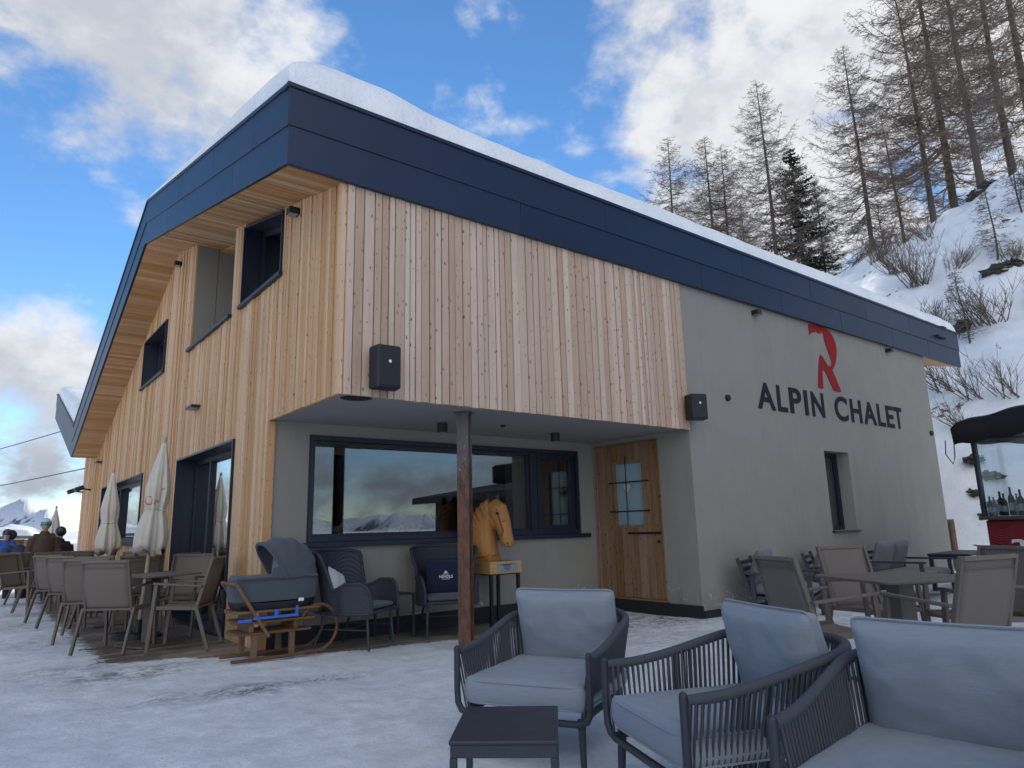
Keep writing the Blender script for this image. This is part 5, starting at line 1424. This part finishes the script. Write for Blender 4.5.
# ---------------------------------------------------------------- snow covered shed beyond the terrace and its cables
t = thing('shed', 'low wooden shed under a thick snowy roof behind the people', 'shed', (-3.6, 30, -.6), R_(-8))
mb = MB(); 
for k in range(40): mb.cur = random.random(); mb.box(-3.2+k*.16, -3.2+k*.16+.155, 0, .06, 0, 1.75)
mb.box(-3.2, 3.2, .07, 3, 0, 1.74); mb.build('wall', M['oldwood'], t)
mb = MB(); mb.box(-3.6, 3.6, -.6, 3.5, 1.78, 1.88); rf = mb.build('roof', plain('grey_shed_roof', (.12,.10,.09), .8), t)
mb = MB(); mb.grid(40, 20, lambda u, v: (lerp(-3.62, 3.62, u), lerp(-.62, 3.5, v), 1.89+.36*(1-math.exp(-min(u, 1-u)*30))*(1-math.exp(-min(v, 1-v)*16))+.03*fbm(u*6, v*4)))
mb.build('snow_cover', M['snow'], t, smooth=True, ang=180)
# lift cables running from behind the roof to the valley on the left
for lab, p0, p1 in (('upper of the two dark cables crossing the sky at the left edge', (-.3, 19.4, 4.4), (-9.0, 60, 6.0)), ('lower of the two dark cables crossing the sky at the left edge', (-.02, 16.4, 3.0), (-8.0, 60, 4.6))):
    mb = MB(); pts = []
    for i in range(13):
        q = i/12; p = Vector(p0).lerp(Vector(p1), q); p.z -= .5*math.sin(q*PI); pts.append(p)
    mb.tube(pts, .016, 5); tag(mb.build('cable', M['black'], None), lab, 'cable', 'cables at the left edge')

# ornaments behind the recess window glass
wd = plain('pale_ornament_wood', (.42,.36,.26), .7)
mb = MB(); tp = [(0, .42)]
z = .40; 
for k in range(6): w = .05+.025*k; tp += [(w, z-.05), (w*.45, z-.055)]; z -= .055
tp += [(.03, .05), (.03, 0)]
full_ = tp + [(-x, zz) for x, zz in reversed(tp[1:])]
mb.prism(full_, lambda u, v, d: (u, d, v), -.012, .012); o = mb.build('tree_ornament', wd, None); o.location = (.64, DY+.20, 1.06); tag(o, 'pale wooden tree ornament inside the left end of the big window', 'ornament')
HP = [(-.10,0),(-.085,.0),(-.08,.09),(-.03,.10),(.035,.095),(.04,0),(.055,0),(.065,.11),(.09,.17),(.13,.155),(.15,.175),(.11,.215),(.075,.205),(.04,.165),(-.05,.16),(-.10,.15),(-.13,.08),(-.115,.085),(-.105,.12)]
for i, (x, sc, mt, lab) in enumerate(((.86, 1.0, wd, 'pale wooden horse ornament beside the little tree in the window'), (1.62, .8, M['white'], 'left of two small white horses inside the big window'), (1.90, .8, M['white'], 'right of two small white horses inside the big window'))):
    mb = MB(); mb.prism([(u*sc, v*sc) for u, v in HP], lambda u, v, d: (u, d, v), -.006, .006); o = mb.build('horse_ornament', mt, None); o.location = (x, DY+.20, 1.06); tag(o, lab, 'ornament', 'horse ornaments in the window')
mb = MB(); mb.tube([(0, 0, 0), (0, 0, 1.75)], .09, 14); o = mb.build('stove_pipe', plain('steel_stove_pipe', (.35,.36,.38), .35, .7), None, smooth=True); o.location = (.75, DY+1.3, .06+.4); tag(o, 'steel stove pipe seen through the left end of the big window', 'stove pipe')
# ---------------------------------------------------------------- trees
def bark_mat(name, lo, hi, snowy=0.0):
    g = G(name); c = g.coord((1, 1, .3)); f = g.noise(c, 18, 5, .65); f2 = g.noise(g.coord(), 1.3, 3)
    col = g.mix(f, lo, hi)
    if snowy:
        geo = g.n('ShaderNodeNewGeometry'); sp = g.n('ShaderNodeSeparateXYZ'); g.set(sp, 0, geo.outputs['Normal'])
        col = g.mix(g.math('MULTIPLY', g.ramp(sp.outputs[2], .55, .8), g.ramp(f2, .5, .62)), col, (.8, .82, .85))
    g.bsdf(col, .85, 0, g.bump(f, .5, .02), .15); return g.m
M['bark'] = bark_mat('larch_bark', (.06,.048,.04), (.15,.12,.10))
M['twig'] = bark_mat('larch_twigs', (.12,.098,.082), (.24,.20,.168))
M['twig_brown'] = bark_mat('brown_twigs', (.15,.105,.075), (.27,.195,.14))
M['shrub'] = bark_mat('shrub_twigs', (.085,.065,.052), (.18,.14,.11))
M['needle'] = bark_mat('spruce_needles', (.014,.020,.016), (.042,.050,.036), .5)
M['rock'] = bark_mat('dark_hillside_rock', (.030,.026,.023), (.12,.105,.09), 1.0)
def larch(name, label, loc, h, seed, lean=(0, 0), dens=1.0, twig='twig', curve=0.0, wid=.20, low=.10, group=None, ts=1.0):
    rnd = random.Random(seed); t = thing(name, label, 'tree', loc, 0, group)
    def axis(q): return Vector((lean[0]*q*h + curve*h*(q*(1-q))*1.2 + .06*math.sin(q*7+seed)*.4, lean[1]*q*h + .05*math.sin(q*5+seed*2), q*h))
    mb = MB(); r0 = h*.0095
    mb.tube([axis(i/16) - (Vector((0, 0, .5)) if i == 0 else Vector()) for i in range(17)], [r0*(1.35 if i == 0 else 1)*(1-i/16)**.85+.012 for i in range(17)], 9)
    mb.build('trunk', M['bark'], t, smooth=True, ang=180)
    mb = MB(); nb = int(190*dens)
    for k in range(nb):
        q = low + (.99-low)*((k+rnd.random())/nb)**.92
        env = interp([(0, .35), (.12, .75), (.3, 1.0), (.5, .86), (.75, .52), (.92, .22), (1, .06)], q)
        L = h*wid*env*rnd.uniform(.55, 1.12)
        if q < .22 and rnd.random() < .4: L *= .5
        a = rnd.uniform(0, 2*PI); p = axis(q); d = Vector((math.cos(a), math.sin(a), 0))
        droop = lerp(-.25, .55, q**1.1) + rnd.uniform(-.14, .14)
        pts = [p]; ns = 5
        for i in range(1, ns+1):
            u = i/ns; side = Vector((-d.y, d.x, 0))*.05*L*math.sin(u*6+k)
            pts.append(p + d*L*u + Vector((0, 0, L*(droop*u*.55 - .22*math.sin(u*PI*.9) + .30*u*u))) + side)
        rb = .016*ts + .0065*L*(1.3-q*.6)
        for i in range(ns): mb.twig(pts[i], pts[i+1], rb*(1-i/ns*.85), rb*(1-(i+1)/ns*.85))
        nt = max(5, int(L*11.5))
        for j in range(nt):
            u = rnd.uniform(.12, 1.0); i = min(ns-1, int(u*ns)); b = pts[i].lerp(pts[i+1], u*ns-i)
            sg_ = 1 if j % 2 else -1
            an = a + sg_*rnd.uniform(.5, 1.25); l2 = rnd.uniform(.25, .75)*(.35+.30*L**.6)*(1.15-u*.5)
            dd = Vector((math.cos(an), math.sin(an), rnd.uniform(-.35, .45)))
            e = b + dd*l2; mb.twig(b, e, .0125*ts, .007*ts)
            for _ in range(3):
                v = rnd.uniform(.3, .95); c = b.lerp(e, v); e2 = c + Vector((math.cos(an+rnd.uniform(-1, 1)), math.sin(an+rnd.uniform(-1, 1)), rnd.uniform(-.7, .45)))*l2*.45
                mb.twig(c, e2, .0095*ts, .006*ts)
    mb.build('crown', M[twig], t)
    return t
def spruce(name, label, loc, h, seed, wid=.20):
    rnd = random.Random(seed); t = thing(name, label, 'tree', loc)
    mb = MB(); mb.tube([(0, 0, -.4), (0, 0, h*.5), (0, 0, h)], [h*.017, h*.010, .012], 8); mb.build('trunk', M['bark'], t, smooth=True)
    mb = MB()
    nb = 210
    for k in range(nb):
        q = .03 + .96*((k+rnd.random())/nb)**.9; L = h*wid*(1-q)**.75*rnd.uniform(.55, 1.15)+.12; a = rnd.uniform(0, 2*PI)
        d = Vector((math.cos(a), math.sin(a), 0)); p = Vector((0, 0, q*h)); dr = -.30+.45*q
        n_ = max(4, int(L*9))
        prev = p
        for j in range(1, n_+1):
            u = j/n_; b = p + d*L*u + Vector((0, 0, L*(dr*u + .20*u*u)))
            mb.twig(prev, b, .02*(1-u)+.006, .02*(1-u)+.005); prev = b
            for sg_ in (-1, 1):
                an = a + sg_*rnd.uniform(.5, 1.1); l2 = rnd.uniform(.14, .36)*(1.25-u*.6)*(1+.12*L)
                dd = Vector((math.cos(an), math.sin(an), rnd.uniform(-.55, .05))).normalized()
                e = b + dd*l2; w = Vector((-dd.y, dd.x, rnd.uniform(-.3, .3)))*.055
                mb.add([b-w*.4, b.lerp(e, .55)-w, e, b.lerp(e, .55)+w], [(0, 1, 2, 3)])
                if rnd.random() < .6:
                    e3 = b + Vector((rnd.uniform(-.1, .1), rnd.uniform(-.1, .1), -rnd.uniform(.12, .3))); w = Vector((rnd.uniform(-1, 1), rnd.uniform(-1, 1), 0)).normalized()*.05
                    mb.add([b-w*.5, b.lerp(e3, .5)-w, e3, b.lerp(e3, .5)+w], [(0, 1, 2, 3)])
    mb.build('crown', M['needle'], t)
    return t
# ray helper only used to pick where a thing stands on the hillside
CP = Vector((-2.468, -5.554, 1.17))
def azr(az, r): return CP.x + r*math.sin(R_(az)), CP.y + r*math.cos(R_(az))
def stand(az, r, dz=-.1):
    x, y = azr(az, r); return (x, y, ground(x, y)+dz)
LG = 'bare larches on the hillside'
VAR = [larch('larch', 'tall bare larch with upright trunk just right of the dark spruce', stand(67.36, 46.5), 15.9, 11, (-.008, .0), 1.1, wid=.245, low=.05, group=LG, ts=.72)]
VAR.append(larch('larch', 'bare grey larch left of the dark spruce, rising over the roof', stand(60.5, 47), 17.0, 23, (-.01, .0), 1.1, wid=.235, low=.05, group=LG, ts=.72))
VAR.append(larch('larch', 'broad bare larch on the bright slope, its foot by dark stones', stand(74.67, 43), 20.0, 37, (-.02, -.01), 0.75, 'twig', .0, .20, .18, group=LG, ts=.68))
VAR.append(larch('larch', 'bare larch with a bowed trunk base high on the slope', stand(71.6, 47), 19.0, 51, (-.05, 0), 0.72, 'twig_brown', .05, .19, .18, group=LG, ts=.68))
VH = [15.9, 17.0, 20.0, 19.0]
TREES = [  # bearing, distance, variant, turn, height of the top above eye level per metre, label
 (52.4, 56, 1, 2.1, .582, 'leftmost bare larch standing over the roof edge against blue sky'),
 (55.7, 54, 0, 1.0, .571, 'left one of the slim pair of larches over the roof'),
 (56.9, 55, 0, 3.6, .556, 'right one of the slim pair of larches over the roof'),
 (58.2, 60, 1, 4.4, .47, 'short bare larch in the gap beside the slim pair, seen over the roof'),
 (63.9, 58, 1, .7, .47, 'short bare larch behind the right side of the dark spruce'),
 (69.5, 55, 3, 4.1, .56, 'brown larch standing between the tall larch and the bowed one'),
 (72.9, 50, 0, .4, .86, 'dark thick larch trunk directly left of the broad larch'),
 (76.6, 50, 3, 3.0, .86, 'brown larch near the upper right corner of the picture'),
 (78.0, 52, 2, .9, .9, 'larch at the right edge, only its left branches in view')]
for az, r, v, rz, tn, lab in TREES:
    p_ = stand(az, r); dup(VAR[v], p_, rz, lab, LG, (1.17 + r*tn - p_[2])/VH[v])
p_ = stand(62.4, 49); spruce('spruce', 'dark green spruce standing among the bare larches over the roof', p_, 1.17+49*.526-p_[2], 5, .31)

# ---------------------------------------------------------------- bare shrubs, saplings and rocks on the slope
def shrub(name, label, loc, seed, n=34, L=1.7, bend=(-.5, .25), mat='shrub', group=None):
    rnd = random.Random(seed); t = tag(None or bpy.data.objects.new(name, None), label, 'shrub', group); bpy.data.objects.remove(t)
    mb = MB()
    for k in range(n):
        a = rnd.uniform(0, 2*PI); b = Vector((rnd.uniform(-.35, .35), rnd.uniform(-.35, .35), -.1)); l = L*rnd.uniform(.55, 1.1)
        d = Vector((bend[0]+.5*math.cos(a), bend[1]+.5*math.sin(a), rnd.uniform(.55, 1.0))).normalized(); p = b; pts = [p]
        for i in range(5):
            d = (d + Vector((rnd.uniform(-.15, .15), rnd.uniform(-.15, .15), .10))).normalized(); p = p + d*l/5; pts.append(p)
        for i in range(5): mb.twig(pts[i], pts[i+1], .018*(1-i/6), .018*(1-(i+1)/6))
        for j in range(9):
            i = rnd.randint(1, 4); b2 = pts[i].lerp(pts[i+1], rnd.random()); e = b2 + (d + Vector((rnd.uniform(-.8, .8), rnd.uniform(-.8, .8), rnd.uniform(-.2, .6)))).normalized()*rnd.uniform(.18, .5)
            mb.twig(b2, e, .007, .004)
    o = mb.build(name, M[mat], None); o.location = loc
    return tag(o, label, 'shrub', group)
SG = 'bare shrubs on the snowy slope'
S0 = shrub('shrub', 'dense grey shrub directly right of the tall larch foot', stand(68.9, 33), 3, 40, 2.0, (-.55, .2), 'shrub', SG)
S1 = shrub('shrub', 'low twiggy shrub above the roof end', stand(71.3, 27), 8, 24, 1.15, (-.3, .1), 'shrub', SG)
S2 = shrub('shrub', 'shrub with long stems leaning left beside the roof corner', stand(70.6, 24.2), 13, 15, 1.7, (-.9, .45), 'shrub', SG)
SH = [(67.6, 36, 0, 1.0, 1.0, 'grey shrub left of the tall larch foot, low over the roof'), (66.2, 40, 0, 2.2, .9, 'small grey shrub at the spruce foot'), (70.0, 31, 0, .4, 1.0, 'grey shrub in front of the bowed larch'),
 (70.4, 28, 1, 1.6, .9, 'small shrub tucked behind the roof end'), (73.9, 27, 1, .3, 1.3, 'wide twiggy shrub in the middle of the slope, above the kiosk'),
 (72.2, 23.6, 2, .15, .9, 'leaning stems halfway between the roof corner and the kiosk canopy'), (71.5, 22.6, 2, -.2, .7, 'short leaning stems right beside the plaster corner'), (74.2, 23.5, 2, .3, .9, 'leaning shrub right above the kiosk canopy'),
 (76.9, 28, 1, 2.0, 1.1, 'shrub at the right edge, middle height'), (72.4, 31, 0, 3.0, .7, 'small shrub below the broad larch'), (77.6, 34, 1, 1.0, 1.3, 'shrub high on the slope at the right edge'), (69.4, 37, 1, 2.9, .9, 'low shrub behind the dense grey shrub'), (75.9, 30.5, 1, 4.0, .8, 'low shrub below the open snow'), (71.0, 35, 0, 4.0, .9, 'grey shrub downslope of the bowed larch')]
for az, r, v, rz, sc, lab in SH: dup((S0, S1, S2)[v], stand(az, r, -.05), rz, lab, SG, sc)
SAP = larch('sapling', 'thin bare sapling on open snow above the shrubs, right side', stand(74.9, 31), 3.2, 77, (.05, 0), .30, 'shrub', .1, .24, .10, 'bare saplings on the slope', .55)
for az, r, rz, sc, lab in ((72.6, 26, 1, .8, 'thin sapling beside the dark stones in mid slope'), (68.4, 50, 2, 1.4, 'sapling between the tall larch and the bowed larch'), (76.8, 33, 3, .9, 'sapling near the right picture edge')):
    dup(SAP, stand(az, r, -.05), rz, lab, 'bare saplings on the slope', sc)
def rock(label, loc, seed, sx, sy, sz, rz):
    mb = MB(); n_, m_ = 22, 14; vs = []; fs = []
    def P(i, j):
        t_ = PI*j/m_; a = 2*PI*i/n_; d = Vector((math.sin(t_)*math.cos(a), math.sin(t_)*math.sin(a), math.cos(t_)))
        k = 1 + .75*noise.fractal(d*2.2+Vector((seed, 0, 0)), .9, 2.2, 5) + .22*noise.noise(d*8+Vector((seed, 3, 0)))
        return (d.x*k*sx, d.y*k*sy, d.z*k*sz)
    vs = [P(i, j) for i in range(n_) for j in range(m_+1)]
    fs = [(i*(m_+1)+j, i*(m_+1)+j+1, ((i+1) % n_)*(m_+1)+j+1, ((i+1) % n_)*(m_+1)+j) for i in range(n_) for j in range(m_)]
    mb.add(vs, fs); o = mb.build('rock', M['rock'], None, smooth=True, ang=35); o.location = loc; o.rotation_euler = (0, 0, rz)
    return tag(o, label, 'rock', 'dark rocks on the slope')
RK = [(71.7, 21.2, .30, .18, .13, 'dark broken rock low behind the plaster corner'), (72.3, 21.0, .34, .16, .12, 'wide dark rock between the plaster corner and the kiosk'), (72.0, 19.9, .24, .15, .12, 'lower dark rock in the snow bank near the framed board'),
 (71.3, 20.6, .22, .12, .10, 'small dark stone right against the plaster edge'), (72.6, 20.3, .26, .12, .10, 'flat dark stone under the wide rock in the snow bank'),
 (72.4, 27.5, .5, .3, .28, 'snow capped dark rock beside the sapling in mid slope'), (74.8, 29.5, .45, .28, .22, 'dark rock below the open snow at the right'), (75.9, 30, .4, .25, .2, 'small dark rock near the right edge'), (74.5, 42.0, .6, .4, .22, 'dark stones at the foot of the broad larch'), (75.3, 39, .55, .3, .2, 'dark stones downslope of the broad larch'), (76.0, 40, .4, .3, .2, 'dark stone right of the broad larch foot')]
for i, (az, r, a, b, c, lab) in enumerate(RK): rock(lab, stand(az, r, -.02), i*3.7+1, a, b, c, i*1.3)

# ---------------------------------------------------------------- hut behind the camera, mirrored in the recess window
t = thing('wooden_hut', 'brown wooden hut with pale windows, seen mirrored in the recess window', 'hut', (19.6, -16, -.6), R_(0))
mb = MB()
for k in range(46): mb.cur = random.random(); mb.box(-4.6+k*.2, -4.6+k*.2+.195, 2.9, 3.0, 0, 3.3)
mb.box(-4.6, 4.6, -3, 2.89, 0, 3.3); mb.build('wall', plain('dark_hut_boards', (.055,.040,.032), .8), t)
mb = MB(); mb.prism([(-5.4, 2.9), (5.6, 4.6), (5.6, 4.9), (-5.4, 3.2)], lambda u, v, d: (u, d, v), -3.8, 3.9); mb.build('roof', plain('dark_hut_roof', (.04,.033,.03), .8), t)
for x in (-2.9, .2, 3.0):
    f = MB(); f.box(x-.9, x+.9, 3.005, 3.05, .95, 2.35); f = f.build('window', M['white'], t)
    p_ = MB(); p_.box(x-.8, x+.8, 3.052, 3.06, 1.05, 2.25); p_.build('pane', plain('pale_hut_window', (.45,.47,.48), .2), f)
